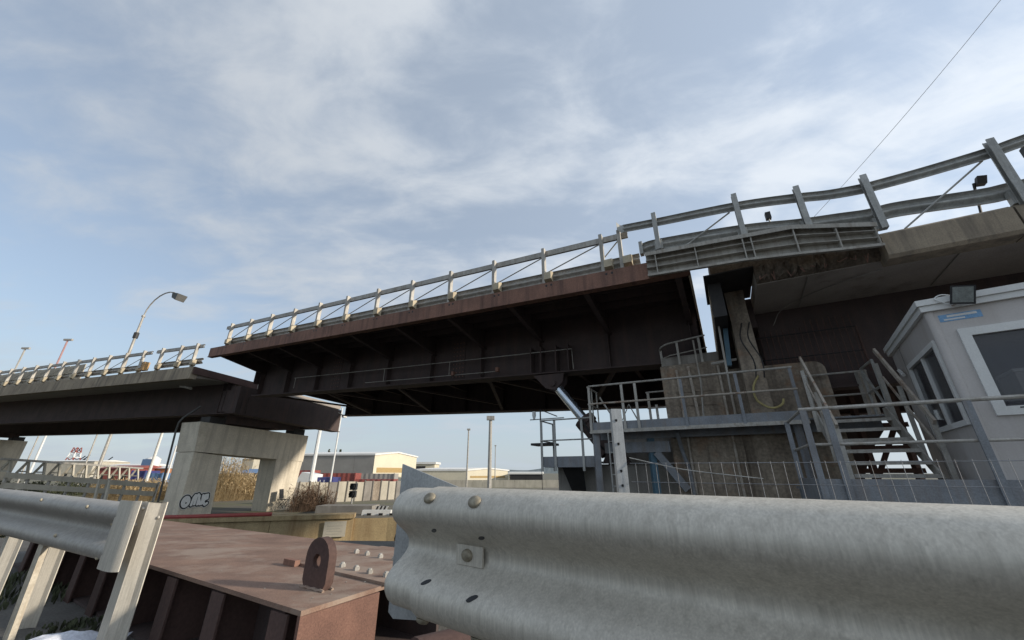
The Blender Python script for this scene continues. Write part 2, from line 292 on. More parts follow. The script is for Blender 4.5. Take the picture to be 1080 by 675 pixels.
# ------------------------------------------------------------------ setting: ground, quay, canal
outer = [(-4000, -1500), (4000, -1500), (4000, 6000), (-4000, 6000)]
canal = [(-90, 3), (-9, 7.0)] + [tuple(B(2.35, n, 0).xy) for n in (-3.2, 2.3, 60)] + [(22, 74), (-3.4, 21.2), (-7.6, 20.35), (-14.6, 18.2), (-40, 12.5), (-90, 10)]
def sheet(name, polys, z, m):
    pl = [[V((x, y, 0)) for x, y in p] for p in polys]
    tri = geometry.tessellate_polygon(pl); flat = [q for p in pl for q in p]
    mb = MB(); mb.add([(q.x, q.y, z) for q in flat], tri)
    return mb.build(name, m, origin=(0, 0, z), kind='structure')
ZG = -2.0
sheet('ground', [outer, canal], ZG, GROUND)
sheet('canal_water', [[(-95, 1), (40, 1), (40, 78), (-95, 78)]], -3.3, WATER)
mb = MB()
for i in range(len(canal)):                          # canal bank faces
    p, q = canal[i], canal[(i+1) % len(canal)]
    mb.add([(p[0], p[1], -4), (q[0], q[1], -4), (q[0], q[1], ZG), (p[0], p[1], ZG)], [(0, 1, 2, 3)])
mb.build('canal_bank', CONC_WALL, origin=(0, 0, -4), kind='structure')
nq = [(-90, -60), (70, -60), tuple(B(-40, 60, 0).xy), tuple(B(2.3, 60, 0).xy), tuple(B(2.3, 2.4, 0).xy), tuple(B(2.3, -3.3, 0).xy), (-9, 6.9), (-90, 2.9)]
mb = MB(); mb.prism([(x, y, -3.9) for x, y in nq], (0, 0, 2.95)); mb.build('near_quay', QUAY, origin=(0, 0, -3.9), kind='structure')
mb = MB(); mb.add([(-60, 1.0-0.0, -.945), (-4.6, 3.3, -.945), (-2.4, 2.35, -.945), (-.35, .98, -.945), (3, -1.6, -.945), (20, -14.5, -.945), (20, -40, -.945), (-60, -40, -.945)], [tuple(range(8))]); mb.build('road', ASPHALT, origin=(0, 0, -.945), kind='structure')

# hills far away
mb = MB(); k = 90; random.seed(3)
for i in range(k+1):
    x = -2600 + 5200*i/k; hgt = 25 + 30*abs(sin(i*.21)+.6*sin(i*.53+1)) + random.uniform(0, 6)
    if x < -300: hgt *= 0.35
    mb.v += [V((x, 4200, -2.5)), V((x, 4300, hgt)), V((x, 4700, -2.5))]
for i in range(k):
    for j in (0, 1): mb.f.append((i*3+j, i*3+3+j, i*3+4+j, i*3+1+j))
mb.build('hills', HILL, origin=(0, 4300, -2.5), kind='structure')

# ------------------------------------------------------------------ lifting leaf of the bridge
def zt(s, n=0): return 4.65 + .040*s + .0003*s*s - .04*max(n, 0)
def leaf_slab(mb, s0, s1, n0, n1, t0, t1, seg=12):   # strip between depths t0<t1 below the deck line
    for i in range(seg):
        a_ = s0+(s1-s0)*i/seg; b_ = s0+(s1-s0)*(i+1)/seg
        mb.hexa([B(a_, n0, zt(a_, n0)-t1), B(b_, n0, zt(b_, n0)-t1), B(b_, n1, zt(b_, n1)-t1), B(a_, n1, zt(a_, n1)-t1),
                 B(a_, n0, zt(a_, n0)-t0), B(b_, n0, zt(b_, n0)-t0), B(b_, n1, zt(b_, n1)-t0), B(a_, n1, zt(a_, n1)-t0)])
    return mb
S0, S1 = -1.97, 18.85
leaf = thing('lifting_bridge_leaf', 'rust brown steel lifting span of the bridge, raised slightly above the far approach', 'bridge span', B(-1, 5, 2.7))
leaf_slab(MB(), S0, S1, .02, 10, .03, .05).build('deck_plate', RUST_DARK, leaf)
leaf_slab(MB(), S0+.6, S1-.2, .35, 9.7, -.07, .026).build('deck_surfacing', ASPHALT, leaf)
f = MB(); leaf_slab(f, S0, S1, -.02, .02, -.015, .40); leaf_slab(f, S0, S1, -.05, .16, .405, .43)
f.build('fascia', RUST, leaf)
f = MB(); leaf_slab(f, S0, S1, 10.0, 10.03, -.015, .40); f.build('fascia', RUST, leaf)
f = MB(); k = 0; s = -.2
while s < 18:
    for d in (-.07, .07): f.tube([B(s+d, -.016, zt(s)-.075), B(s+d, -.024, zt(s)-.075)], .032, 8)
    s += 1.61
f.build('drain_holes', BLACKP, leaf, kind='stuff')
f = MB(); s = -.9
while s < 18.6: f.bar(B(s, -.022, zt(s)-.02), B(s, -.022, zt(s)-.38), .02, .008, NX); s += 2.2
f.build('weld_seams', RUST, leaf, kind='stuff')
for n in (.6, 1.1, 1.6, 3.2, 4.0, 4.8, 5.6, 6.4, 7.2, 8.6, 9.2):
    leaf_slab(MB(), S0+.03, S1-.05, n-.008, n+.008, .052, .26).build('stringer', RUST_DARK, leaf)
GN, GF = 2.4, 7.8
ribs = [-.6 + 2.2*i - (.0 if i else 0) for i in range(9)]; ribs = [-1.7, .5, 2.7, 4.9, 7.1, 9.3, 11.5, 13.7, 15.9, 18.1]
def rib(s, na, nb, da, db):                           # tapered bracket with a flange
    m = MB(); za, zb_ = zt(s, na), zt(s, nb)
    m.prism([B(s-.008, na, za-.06), B(s-.008, na, za-da), B(s-.008, nb, zb_-db), B(s-.008, nb, zb_-.06)], AX*.016)
    m.hexa([B(s-.07, na, za-da-.018), B(s+.07, na, za-da-.018), B(s+.07, nb, zb_-db-.018), B(s-.07, nb, zb_-db-.018),
            B(s-.07, na, za-da-.001), B(s+.07, na, za-da-.001), B(s+.07, nb, zb_-db-.001), B(s-.07, nb, zb_-db-.001)])
    return m
for s in ribs:
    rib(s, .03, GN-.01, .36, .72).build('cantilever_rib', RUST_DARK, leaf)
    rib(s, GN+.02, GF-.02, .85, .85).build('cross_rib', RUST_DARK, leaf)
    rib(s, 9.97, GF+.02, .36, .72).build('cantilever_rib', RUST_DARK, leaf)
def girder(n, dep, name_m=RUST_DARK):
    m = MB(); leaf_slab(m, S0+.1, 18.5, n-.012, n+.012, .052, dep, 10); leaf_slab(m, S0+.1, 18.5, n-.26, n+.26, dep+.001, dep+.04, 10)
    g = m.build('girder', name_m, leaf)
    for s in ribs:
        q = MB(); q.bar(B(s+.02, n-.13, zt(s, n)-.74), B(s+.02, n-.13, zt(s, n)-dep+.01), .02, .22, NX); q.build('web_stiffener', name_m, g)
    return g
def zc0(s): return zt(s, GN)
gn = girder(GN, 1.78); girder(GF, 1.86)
for s in (6.0, 12.6):
    q = MB(); q.fbox(B, s-.28, s+.28, GN-.026, GN-.013, zc0(s)-1.70, zc0(s)-.30); sp_ = q.build('splice_plate', RUST_DARK, gn)
    q = MB()
    for i in range(4):
        for j in range(9): p_ = B(s-.21+.14*i, GN-.026, zc0(s)-1.62+.155*j); q.tube([p_, p_-NX*.018], .022, 6)
    q.build('splice_bolts', RUST, gn, kind='stuff')
for a_, b_ in zip(ribs[1:-1:2], ribs[3::2]):
    q = MB(); q.bar(B(a_, GN+.3, zt(a_, GN)-1.7), B((a_+b_)/2, GF-.3, zt(a_, GF)-1.7), .12, .08); q.bar(B((a_+b_)/2, GF-.3, zt(b_, GF)-1.7), B(b_, GN+.3, zt(b_, GN)-1.7), .12, .08); q.build('lateral_bracing', RUST_DARK, leaf)
leaf_slab(MB(), 18.5, 18.56, GN-.3, GF+.3, .052, 1.2, 1).build('tip_beam', RUST_DARK, leaf)
leaf_slab(MB(), S0, S0+.05, .03, 9.97, .052, .42, 1).build('heel_beam', CREAM, leaf)  # cream colour stands in for the sunlit edge of the deck end
# conduits on the web
nw = GN-.035
def zc(s, d): return zt(s, GN) - d
MB().tube([B(s, nw-.25, zc(s, 1.12)) for s in (15.2, 12, 9, 6, 3.2, 1.62)] + [B(1.6, nw-.25, zc(1.6, 1.75))], .014, 6).build('conduit', GALV_OLD, leaf)
for s in (15.1, 9.4, 6.2): MB().tube([B(s, nw-.25, zc(s, 1.11)), B(s, nw-.25, zc(s, 1.6))], .012, 6).build('conduit', GALV_OLD, leaf)
MB().tube([B(10.4, nw-.26, zc(10.4, 1.62)), B(7.2, nw-.26, zc(7.2, 1.62))], .012, 6).build('conduit', GALV_OLD, leaf)
MB().tube([B(7.2, nw-.26, zc(7.2, 1.62)), B(4.2, nw-.26, zc(4.2, 1.62))], .012, 6).build('conduit', GALV_OLD, leaf)
for s in (6.0, 4.2): MB().fbox(B, s-.05, s+.05, nw-.34, nw-.22, zc(s, 1.64), zc(s, 1.5)).build('junction_box', RUST, leaf)
# reinforcement and clevis where the jack pushes
f = MB()
for s in (1.75, 2.15, 2.65, 3.0): f.fbox(B, s-.02, s+.02, GN-.3, GN-.014, zc(s, 1.77), zc(s, .95))
f.build('jack_stiffener', RUST_DARK, leaf)
f = MB()
for n in (GN-.2, GN+.12):
    f.prism([B(2.95, n, zc(2.4, 1.825)), B(1.95, n, zc(2.4, 1.825)), B(2.0, n, 2.55), B(2.25, n, 2.32), B(2.55, n, 2.40)], NX*.07)
f.tube([B(2.3, GN-.27, 2.52), B(2.3, GN+.26, 2.52)], .09, 12); f.build('jack_clevis', RUST_DARK, leaf)
# tangle of hoses and a machinery box at the heel
f = MB()
for i in range(5):
    s = -.6-.22*i; f.tube(spline([B(s+.25, 3.2, 3.9), B(s+.1, 3.0, 3.5+.05*i), B(s-.15, 2.9, 3.35), B(s-.3, 2.9, 3.7)], 5), .03, 6)
f.build('hydraulic_hoses', DARK, leaf, kind='stuff')
MB().tube(spline([B(-.95, 2.8, 3.95), B(-1.3, 2.7, 4.05), B(-1.75, 2.7, 3.95)], 5), .022, 6).build('pale_hose', GALV_OLD, leaf)
for s, h in ((-.8, .3), (-1.4, .36)): MB().tube([B(s, 2.9, 3.4), B(s, 2.9, 3.4+h)], [.09, .07], 10).build('valve_body', GALV, leaf)

# ------------------------------------------------------------------ bridge guardrails
def cpost(h, wd=.1, dp=.12, th=.008):                 # channel post in local coords (x along rail, y across)
    m = MB()
    pr = [(-wd/2, -dp/2), (wd/2, -dp/2), (wd/2, -dp/2+.02), (wd/2-th, -dp/2+.02), (wd/2-th, -dp/2+th), (-wd/2+th, -dp/2+th), (-wd/2+th, dp/2-th), (wd/2-th, dp/2-th), (wd/2-th, dp/2-.02), (wd/2, dp/2-.02), (wd/2, dp/2), (-wd/2, dp/2)]
    m.prism([(x, y, 0) for x, y in pr], (0, 0, h)); return m
def place(mb, P, ax, ny):                             # move local mesh (x,y,z) to P with x->ax, y->ny
    r = MB(); r.v = [V(P) + V(ax)*v.x + V(ny)*v.y + ZZ*v.z for v in mb.v]; r.f = mb.f; return r
def bridge_rail(label, base, frame, posts, n0, ztop, hup, hlow, s_lo, s_up, brace=True, block=True, m=GALV_OLD, lean=None):
    ax, ny = (AX, NX) if frame is B else (AL, NL)
    t = thing('bridge_guardrail', label, 'guardrail', base, 'guardrails along the bridge deck')
    for i, s in enumerate(posts):
        z = ztop(s)
        place(cpost(1.17 if frame is B else 1.25, .085, .13), frame(s, n0, z-.02), ax, ny).build('post', m, t)
        q = MB(); q.fbox(frame, s-.1, s+.1, n0-.09, n0+.12, z-.018, z+.006); q.build('base_plate', m, t)
        if block:
            q = MB(); q.prism([frame(s-.05, n0+.02, z+.05), frame(s-.05, n0-.16, z+.10), frame(s-.05, n0-.16, z+.30), frame(s-.05, n0+.02, z+.38)], ax*-.20)
            q.build('spacer_block', BLOCK, t)
        if brace and i < len(posts)-1:
            s2 = posts[i+1]
            MB().tube([frame(s+.1, n0+.08, z+.38), frame(s2-.02 if s2 > s else s2+.02, n0+.08, ztop(s2)+.95)] if s2 < s else [frame(s, n0+.08, z+.95), frame(s2, n0+.08, ztop(s2)+.38)], .017, 6).build('brace_rod', m, t)
    pa = [frame(s_lo[0]+(s_lo[1]-s_lo[0])*i/16, n0+.09, ztop(s_lo[0]+(s_lo[1]-s_lo[0])*i/16)+hlow) for i in range(17)]
    MB().sweep(wprof(), pa, ny).build('lower_rail', m, t, smooth=True)
    pa = [frame(s_up[0]+(s_up[1]-s_up[0])*i/16, n0+.075, ztop(s_up[0]+(s_up[1]-s_up[0])*i/16)+hup) for i in range(17)]
    q = MB(); q.sweep(wprof(.004, .62), pa, ny); q.build('upper_rail', m, t, smooth=True)
    q = MB(); q.sweep([(.075, 0), (.075, -.012), (-.075, -.012), (-.075, 0)], [p - ny*.004 for p in pa], ny); q.build('upper_rail_channel', m, t)
    return t
bridge_rail('grey steel guardrail with cream spacer blocks along the raised brown lifting span', B(9, .06, zt(9)), B,
            [17.67-1.609*i for i in range(11)] + [-.05, -.52], .10, zt, 1.03, .28, (18.2, -.93), (18.3, -.72))
bridge_rail('grey steel guardrail on the far approach from the flat panels to the lamp post', LB(10, .1, 4.9), LB,
            [4.6+1.55*i for i in range(13)], .12, lambda s: 4.80+.018*s, 1.10, .32, (4.2, 23.5), (4.1, 23.5))
bridge_rail('short length of guardrail at the end of the far approach, beside the amber lantern', LB(2, .1, 4.8), LB,
            [.35, 1.55, 3.05], .12, lambda s: 4.80+.018*s, 1.10, .32, (-.15, 3.5), (0.0, 3.7))

# near fixed span guardrail: bent rails
gr = thing('bridge_guardrail', 'bent guardrail above the louvred grey cover and concrete edge, nearest the cabin', 'guardrail', B(-4, 0, 4.2), 'guardrails along the bridge deck')
pb = [(-1.42, 4.86, 5.88), (-3.12, 4.62, 5.77), (-4.21, 4.45, 5.53), (-5.25, 4.15, 5.37), (-6.98, 4.08, 5.41), (-8.7, 4.08, 5.45)]
for i, (s, z0, z1) in enumerate(pb):
    place(cpost(z1-z0, .10, .12), B(s, -.06, z0), AX, NX).build('post', GALV, gr)
    MB().fbox(B, s-.09, s+.09, .0, .10, z0+.05, z0+.30).build('spacer_block', GALV, gr)
up = spline([B(s, .0, z) for s, z in [(-.66, 5.75), (-1.42, 5.67), (-3.1, 5.51), (-4.12, 5.33), (-4.69, 5.20), (-5.18, 5.14), (-5.49, 5.135), (-6.11, 5.15), (-6.92, 5.2), (-7.39, 5.27), (-8.8, 5.45)]], 6)
MB().sweep(wprof(.004, .72), up, NX).build('upper_rail', GALV, gr, smooth=True)
lo = spline([B(s, .06, z) for s, z in [(-1.0, 5.06), (-1.43, 5.08), (-3.09, 4.9), (-4.12, 4.7), (-4.75, 4.61), (-5.17, 4.55), (-5.52, 4.56), (-6.06, 4.5), (-6.69, 4.42), (-7.08, 4.42), (-8.8, 4.42)]], 6)
MB().sweep(wprof(.004, 1.0), lo, NX).build('lower_rail', GALV, gr, smooth=True)
MB().tube([B(-1.75, .05, 4.72), B(-2.98, .05, 5.42)], .018, 6).build('brace_rod', GALV, gr)
MB().tube([B(-5.55, .05, 4.12), B(-6.85, .05, 5.1)], .018, 6).build('brace_rod', GALV, gr)
MB().fbox(B, -1.06, -.98, -.05, .1, 4.88, 5.22).build('rail_end', GALV, gr)
f = MB(); f.sweep([(.11, 0), (.11, .012), (-.11, .012), (-.11, 0)], spline([B(-.68, .02, 5.75), B(-.60, .02, 5.77), B(-.52, -.06, 5.84)], 4), NX); f.build('bent_rail_tip', GALV, gr)
# small sensor on a mast and a floodlight behind the rail
t = thing('sensor_mast', 'thin mast with a small dark box standing behind the bent bridge guardrail', 'mast', B(-4.1, 2.4, 4.1))
MB().tube([B(-4.1, 2.4, 4.1), B(-4.1, 2.4, 6.42)], .02, 6).build('pole', GALV, t)
MB().fbox(B, -4.16, -4.04, 2.34, 2.48, 6.40, 6.60).build('sensor_box', DARK, t)
t = thing('deck_floodlight', 'small dark floodlight on a bracket behind the last bridge guardrail post', 'floodlight', B(-7.0, .5, 4.1))
MB().tube([B(-6.72, .5, 4.12), B(-6.86, .5, 4.95)], .02, 6).build('bracket', DARK, t)
MB().hexa([B(-6.86, .42, 4.88), B(-6.98, .42, 4.86), B(-6.98, .52, 4.86), B(-6.86, .52, 4.88), B(-6.89, .39, 5.03), B(-7.01, .39, 5.0), B(-7.01, .48, 5.0), B(-6.89, .48, 5.03)]).build('lamp_body', DARK, t)
t = thing('warning_lamp', 'small dark lamp with a peaked hood at the right end of the bridge rail', 'lamp', B(-8.0, .9, 4.1))
MB().tube([B(-7.98, .9, 4.1), B(-7.98, .9, 5.55)], .025, 6).build('pole', DARK, t)
MB().prism([B(-7.88, .84, 5.5), B(-8.18, .84, 5.5), B(-8.18, .84, 5.68), B(-8.03, .84, 5.86), B(-7.88, .84, 5.68)], NX*.14).build('lamp_body', DARK, t)

# ------------------------------------------------------------------ grey louvred joint cover
cv = thing('joint_cover', 'long grey steel louvred cover hung over the joint beside the lifting span', 'cover panel', B(-3, -.1, 3.9))
tp = [(-1.08, 4.79), (-3.9, 4.60), (-5.14, 4.24)]; bt = [(-1.12, 4.21), (-3.2, 4.07), (-5.06, 3.80)]
def lin(tab, s):
    tab = sorted(tab, reverse=True)
    for (a_, za), (b_, zb_) in zip(tab[:-1], tab[1:]):
        if s >= b_: return za + (zb_-za)*(s-a_)/(b_-a_)
    return tab[-1][1]
ss = [-1.1, -2, -3, -3.9, -4.5, -5.12]
for i in range(len(ss)-1):
    a_, b_ = ss[i], ss[i+1]
    MB().hexa([B(a_, -.06, lin(bt, a_)), B(b_, -.06, lin(bt, b_)), B(b_, -.052, lin(bt, b_)), B(a_, -.052, lin(bt, a_)), B(a_, -.06, lin(tp, a_)), B(b_, -.06, lin(tp, b_)), B(b_, -.052, lin(tp, b_)), B(a_, -.052, lin(tp, a_))]).build('back_plate', GREY_COVER, cv)
for fr, dp_, hh in ((1.0, .15, .09), (.66, .12, .012), (.34, .12, .012), (.03, .13, .05)):
    pth = [B(s, -.063, lin(bt, s) + (lin(tp, s)-lin(bt, s))*fr) for s in ss]
    MB().sweep([(0, 0), (0, -dp_), (-hh, -dp_), (-hh, -dp_+.012), (-.012, -dp_+.012), (-.012, 0)], pth, NX).build('louvre', GREY_COVER, cv)
for s in (-1.32, -2.15, -3.05, -3.2, -3.92, -4.55, -5.08):
    MB().bar(B(s, -.13, lin(bt, s)), B(s, -.13, lin(tp, s)-.02), .02, .13, NX).build('stiffener', GREY_COVER, cv)

# ------------------------------------------------------------------ near fixed span
fs = thing('fixed_bridge_span', 'fixed near span of the bridge with broken concrete edge above the cabin', 'bridge span', B(-8, 5, 1.8))
MB().fbox(B, -3.16, -16, .34, 9.6, 3.69, 4.0).build('deck_slab', CONC_SOFFIT, fs)
for a_, b_ in ((-5.16, -6.83), (-6.86, -8.55), (-8.58, -10.3), (-10.33, -12.0), (-12.03, -15.9)):
    m = MB(); m.prism([B(a_, -.03, 4.06), B(a_, -.05, 3.63), B(a_, 0, 3.57), B(a_, .335, 3.57), B(a_, .335, 4.12), B(a_, .05, 4.12)], AX*(b_-a_)); m.build('edge_panel', CONC_EDGE, fs)
m = MB(); random.seed(5)                               # broken edge of the slab
rows = []; s = -3.16
while s > -5.2:
    rows.append([B(s, random.uniform(.16, .30), 3.74+random.uniform(-.03, .06)), B(s, random.uniform(.10, .22), 3.88+random.uniform(-.04, .04)), B(s, random.uniform(.08, .2), 4.02), B(s, .338, 4.04), B(s, .338, 3.70)]); s -= random.uniform(.04, .09)
for r_ in rows: m.v += r_
for i in range(len(rows)-1):
    for j in range(5): m.f.append((i*5+j, i*5+(j+1) % 5, i*5+5+(j+1) % 5, i*5+5+j))
m.f += [tuple(range(5)), tuple((len(rows)-1)*5+j for j in range(5))]
m.build('broken_edge', CONC_DARK, fs, kind='stuff')
m = MB()
for i in range(9):
    s = -3.25-.21*i+random.uniform(-.05, .05); p = B(s, .16, 3.80)
    m.tube([p, p+V((random.uniform(-.05, .05), random.uniform(-.12, 0), random.uniform(-.16, -.05))), p+V((random.uniform(-.1, .1), random.uniform(-.2, -.1), random.uniform(-.12, 0)))], .008, 5)
m.build('exposed_rebar', RUST, fs, kind='stuff')
for n in (2.2, 7.4):
    m = MB(); m.fbox(B, -3.2, -16, n, n+.03, 1.75, 3.688); m.fbox(B, -3.2, -16, n-.2, n+.23, 1.70, 1.745); m.build('girder', RUST_DARK, fs)
m = MB(); m.fbox(B, -2.26, -2.52, .55, 9.4, 3.2, 4.018); m.build('end_plate', DARK, fs)
MB().fbox(B, -2.523, -3.158, 1.86, 9.6, 3.25, 4.0).build('end_beam', RUST_DARK, fs)
MB().fbox(B, -2.36, -5.14, .30, 1.2, 4.045, 4.62).build('kerb_upstand', CONC_DARK, fs)
MB().fbox(B, -2.20, -3.158, .12, 1.84, 4.02, 4.044).build('joint_plate', DARK, fs)
MB().fbox(B, -3.17, -3.198, 2.25, 7.38, 2.2, 3.68).build('end_diaphragm', RUST_DARK, fs)
MB().tube(spline([B(-3.5, 2.1, 3.3), B(-3.75, 1.9, 3.62), B(-4.4, 1.2, 3.67), B(-5.2, .5, 3.6)], 6), .009, 5).build('loose_cable', GREYCLAD, fs)
MB().tube([B(-4.05, .4, 3.675), B(-4.1, 2.1, 3.675)], .010, 5).build('soffit_pipe', GREYCLAD, fs)
MB().tube([B(-6.3, .4, 3.675), B(-6.4, 2.1, 3.675)], .010, 5).build('soffit_pipe', GREYCLAD, fs)
f = MB(); f.fbox(B, -7.5, -7.9, 2.0, 2.16, 2.0, 2.6); f.build('bracket_box', RUST, fs)

# ------------------------------------------------------------------ pier under the hinge
pr = thing('hinge_pier', 'brown stained concrete pier with a tall column under the bridge hinge', 'pier', B(-2.5, 4, -2.5))
def chblock(s0, s1, n0, n1, z0, z1, c=.05):
    m = MB(); m.prism([B(s0, n0, z0), B(s0, n0, z1-c), B(s0, n0+c, z1), B(s0, n1, z1), B(s0, n1, z0)], AX*(s1-s0)); return m
chblock(-.84, -2.33, 1.80, 7.6, -2.4, 2.56).build('pier_block', CONC_BROWN, pr)
m = MB(); m.prism([B(-2.332, 1.86, -2.4), B(-2.332, 1.86, 2.31)] + [B(-3.98-.2*sin(a_), 1.86, 2.09+.2*cos(a_)) for a_ in [i*pi/12 for i in range(7)]] + [B(-4.18, 1.86, -2.4)], NX*.9)
m.build('pier_block', CONC_BROWN, pr)
chblock(-2.334, -3.9, 2.762, 7.6, -2.4, 2.0).build('pier_block', CONC_BROWN, pr)
chblock(2.24, -.838, 2.15, 7.6, -3.9, .22).build('footing', CONC_GREY, pr)
m = MB(); m.prism([B(-2.58, 1.25, 1.0), B(-2.60, 1.25, 3.2), B(-2.58, 1.25, 4.5), B(-3.01, 1.25, 4.5), B(-2.97, 1.25, 3.6), B(-3.01, 1.25, 1.0)], NX*.6)
m.build('column', CONC_BROWN, pr)
MB().fbox(B, .55, -.837, 2.5, 7.5, .222, .95).build('footing_upstand', CONC_GREY, pr)
MB().fbox(B, -.88, -2.2, 2.0, 2.12, 2.562, 2.82).build('upstand', CONC_GREY, pr)
m = MB(); m.prism([B(-4.45, 4.6, -.95), B(-4.45, 4.6, 1.1), B(-5.6, 4.6, 1.1), B(-5.1, 4.6, .45), B(-4.85, 4.6, -.1), B(-4.8, 4.6, -.95)], NX*.5); m.build('rear_haunch', RUST_DARK, pr)
for i in range(4): MB().bar(B(-1.15, 1.79, 1.2+.33*i), B(-1.95, 1.79, 1.18+.33*i), .02, .02).build('form_joint', CONC_BROWN, pr)
for s, r in ((-1.22, .03), (-2.15, .03)): MB().tube([B(s, 1.75, -.9), B(s, 1.75, 2.4)], r, 8).build('wall_pipe', STEEL_RUSTY, pr)
MB().tube([B(-1.55, 1.72, 1.0), B(-1.50, 1.72, 2.45)], .035, 8).build('wall_pipe', STEEL_RUSTY, pr)
MB().tube([B(-1.62, 1.68, 1.0), B(-1.72, 1.7, 2.0), B(-1.72, 1.7, 3.1)], .022, 6).build('wall_pipe', GALV_OLD, pr)
MB().tube([B(-2.28, 1.2, 1.0), B(-2.30, 1.2, 2.2), B(-2.33, 1.22, 3.3)], .024, 6).build('wall_pipe', GALV_OLD, pr)
MB().bar(B(-2.38, 1.5, 2.3), B(-2.46, 1.5, 3.2), .14, .10).build('blue_post', STEEL_BLUE, pr)
MB().tube([B(-2.02, 1.5, 2.40), B(-2.55, 1.5, 2.44)], .03, 6).build('cross_pipe', GALV_OLD, pr)
MB().tube(spline([B(-2.86, 1.2, 1.95), B(-2.72, 1.15, 1.70), B(-2.74, 1.15, 1.42), B(-2.95, 1.12, 1.25), B(-3.14, 1.12, 1.30), B(-3.2, 1.15, 1.42)], 6), .022, 6).build('hanging_hose', YELLOW, pr)
for s in (-2.8, -2.95): MB().tube(spline([B(s, 1.23, 3.2), B(s+.1, 1.15, 2.8), B(s-.05, 1.2, 2.3), B(s-.02, 1.2, 1.9)], 5), .014, 5).build('dangling_cable', DARK, pr)

# little balcony rail on the pier head
t = thing('pier_head_railing', 'rounded tube railing on top of the concrete hinge pier', 'railing', B(-1.4, 1.86, 2.56))
pth = [B(-.86, 2.6, 3.05)] + [B(-.86-.25+.25*cos(a_), 2.11-.25*sin(a_), 3.06+.015*i) for i, a_ in enumerate([k_*pi/12 for k_ in range(7)])] + [B(-2.0, 1.86, 3.24)]
MB().tube(pth, .022, 8).build('top_rail', GALV_OLD, t)
for s, n, h in ((-.88, 2.1, .50), (-1.32, 1.86, .58), (-1.84, 1.86, .65)): MB().bar(B(s, n, 2.45), B(s, n, 2.57+h), .02, .055, AX).build('post', GALV_OLD, t)
MB().tube([B(-.88, 2.1, 2.82), B(-1.11, 1.87, 2.83), B(-2.0, 1.87, 2.92)], .014, 6).build('mid_rail', GALV_OLD, t)

# vertical bar fence behind the pier
t = thing('bar_fence', 'dark fence of thin vertical bars between pier and bridge girder', 'fence', B(-3.8, 2.0, 2.4))
for i in range(17):
    s = -3.05-.115*i; h = 3.15 if i < 9 else 3.3
    MB().tube([B(s, 2.0, 2.05), B(s, 2.0, h)], .011, 5).build('bar', RUST_MID, t)
for z in (2.45, 3.0): MB().tube([B(-3.0, 2.0, z), B(-4.95, 2.0, z)], .014, 5).build('rail', DARK, t)
MB().bar(B(-4.72, 2.0, .95), B(-4.72, 2.0, 2.0), .09, .09).build('post', GALV_OLD, t)
MB().bar(B(-4.95, 2.0, 2.0), B(-4.95, 2.0, 3.0), .035, .035).build('post', RUST_MID, t)

# ------------------------------------------------------------------ walkway along the pier
wk = thing('walkway', 'steel walkway with tube railing running along the brown pier', 'walkway', B(-1.3, 1.4, -.95))
def post_n(s, n, z0, z1, m_, par, wd=.06): return MB().bar(B(s, n, z0), B(s, n, z1), .02, wd, AX).build('post', m_, par)
def post_s(s, n, z0, z1, m_, par, wd=.06): return MB().bar(B(s, n, z0), B(s, n, z1), wd, .02, AX).build('post', m_, par)
MB().fbox(B, .85, -4.75, 1.03, 1.78, .97, 1.0).build('floor', STEEL_BLUEGREY, wk)
MB().fbox(B, .85, -3.50, .98, 1.005, .97, 1.15).build('toe_board', STEEL_BLUEGREY, wk)
MB().fbox(B, .853, .88, 1.03, 1.78, .97, 1.15).build('toe_board', STEEL_BLUEGREY, wk)
f = MB(); f.fbox(B, .88, -3.50, .92, .978, .89, .925); f.fbox(B, .88, -3.50, .95, .978, .925, .968); f.build('edge_beam', GALV_OLD, wk)
MB().fbox(B, .80, -4.7, 1.55, 1.65, .78, .968).build('floor_beam', STEEL_BLUEGREY, wk)
for s in (.84, .02, -.30, -1.32, -2.42, -3.4): post_n(s, .955, .95, 2.03, GALV_OLD if s > -1 else STEEL_BLUEGREY, wk)
for z in (2.045, 1.60): MB().tube([B(.84, .95, z), B(-3.45, .95, z-.03)], .024, 8).build('rail', GALV_OLD if z > 1.8 else STEEL_RUSTY, wk)
for n in (1.3, 1.75): post_s(.87, n, .97, 2.03, GALV_OLD, wk)
for z in (2.03, 1.6): MB().tube([B(.87, .95, z), B(.87, 1.78, z)], .022, 8).build('rail', GALV_OLD, wk)
post_n(-.45, 1.8, .97, 1.93, GALV_OLD, wk); post_n(-.62, 1.8, .97, 1.6, GALV_OLD, wk)
for z in (1.92, 1.52): MB().tube([B(-.40, 1.8, z), B(-.84, 1.8, z)], .02, 6).build('rail', GALV_OLD, wk)
MB().tube([B(.8, 1.78, 1.9), B(.35, 1.78, 1.1), B(.05, 1.78, 1.65), B(-.2, 1.78, 1.1)], .025, 6).build('knee_brace', GALV_OLD, wk)
for s, n, m_, wd in ((.78, 1.08, STEEL_BLUEGREY, .14), (-.40, 1.60, STEEL_BLUE, .14), (-3.3, 1.1, STEEL_BLUEGREY, .10)):
    MB().bar(B(s, n, -.95), B(s, n, .888 if n < 1.5 else .778), wd, wd).build('leg', m_, wk)
MB().fbox(B, .7, -.83, 1.50, 1.66, .46, .70).build('cross_beam', STEEL_BLUEGREY, wk)
MB().bar(B(-.5, 1.55, .46), B(-1.05, 1.7, -.35), .12, .16).build('diagonal_brace', STEEL_BLUEGREY, wk)
MB().tube([B(-1.05, 1.3, .88), B(-1.07, 1.6, .5), B(-1.15, 1.72, .1), B(-1.2, 1.74, -.9)], .045, 8).build('drain_pipe', STEEL_BLUEGREY, wk)
for s in (-3.75, -4.75): MB().bar(B(s, 1.76, .97), B(s, 1.76, 1.98), .06, .06).build('post', GALV_OLD, wk)
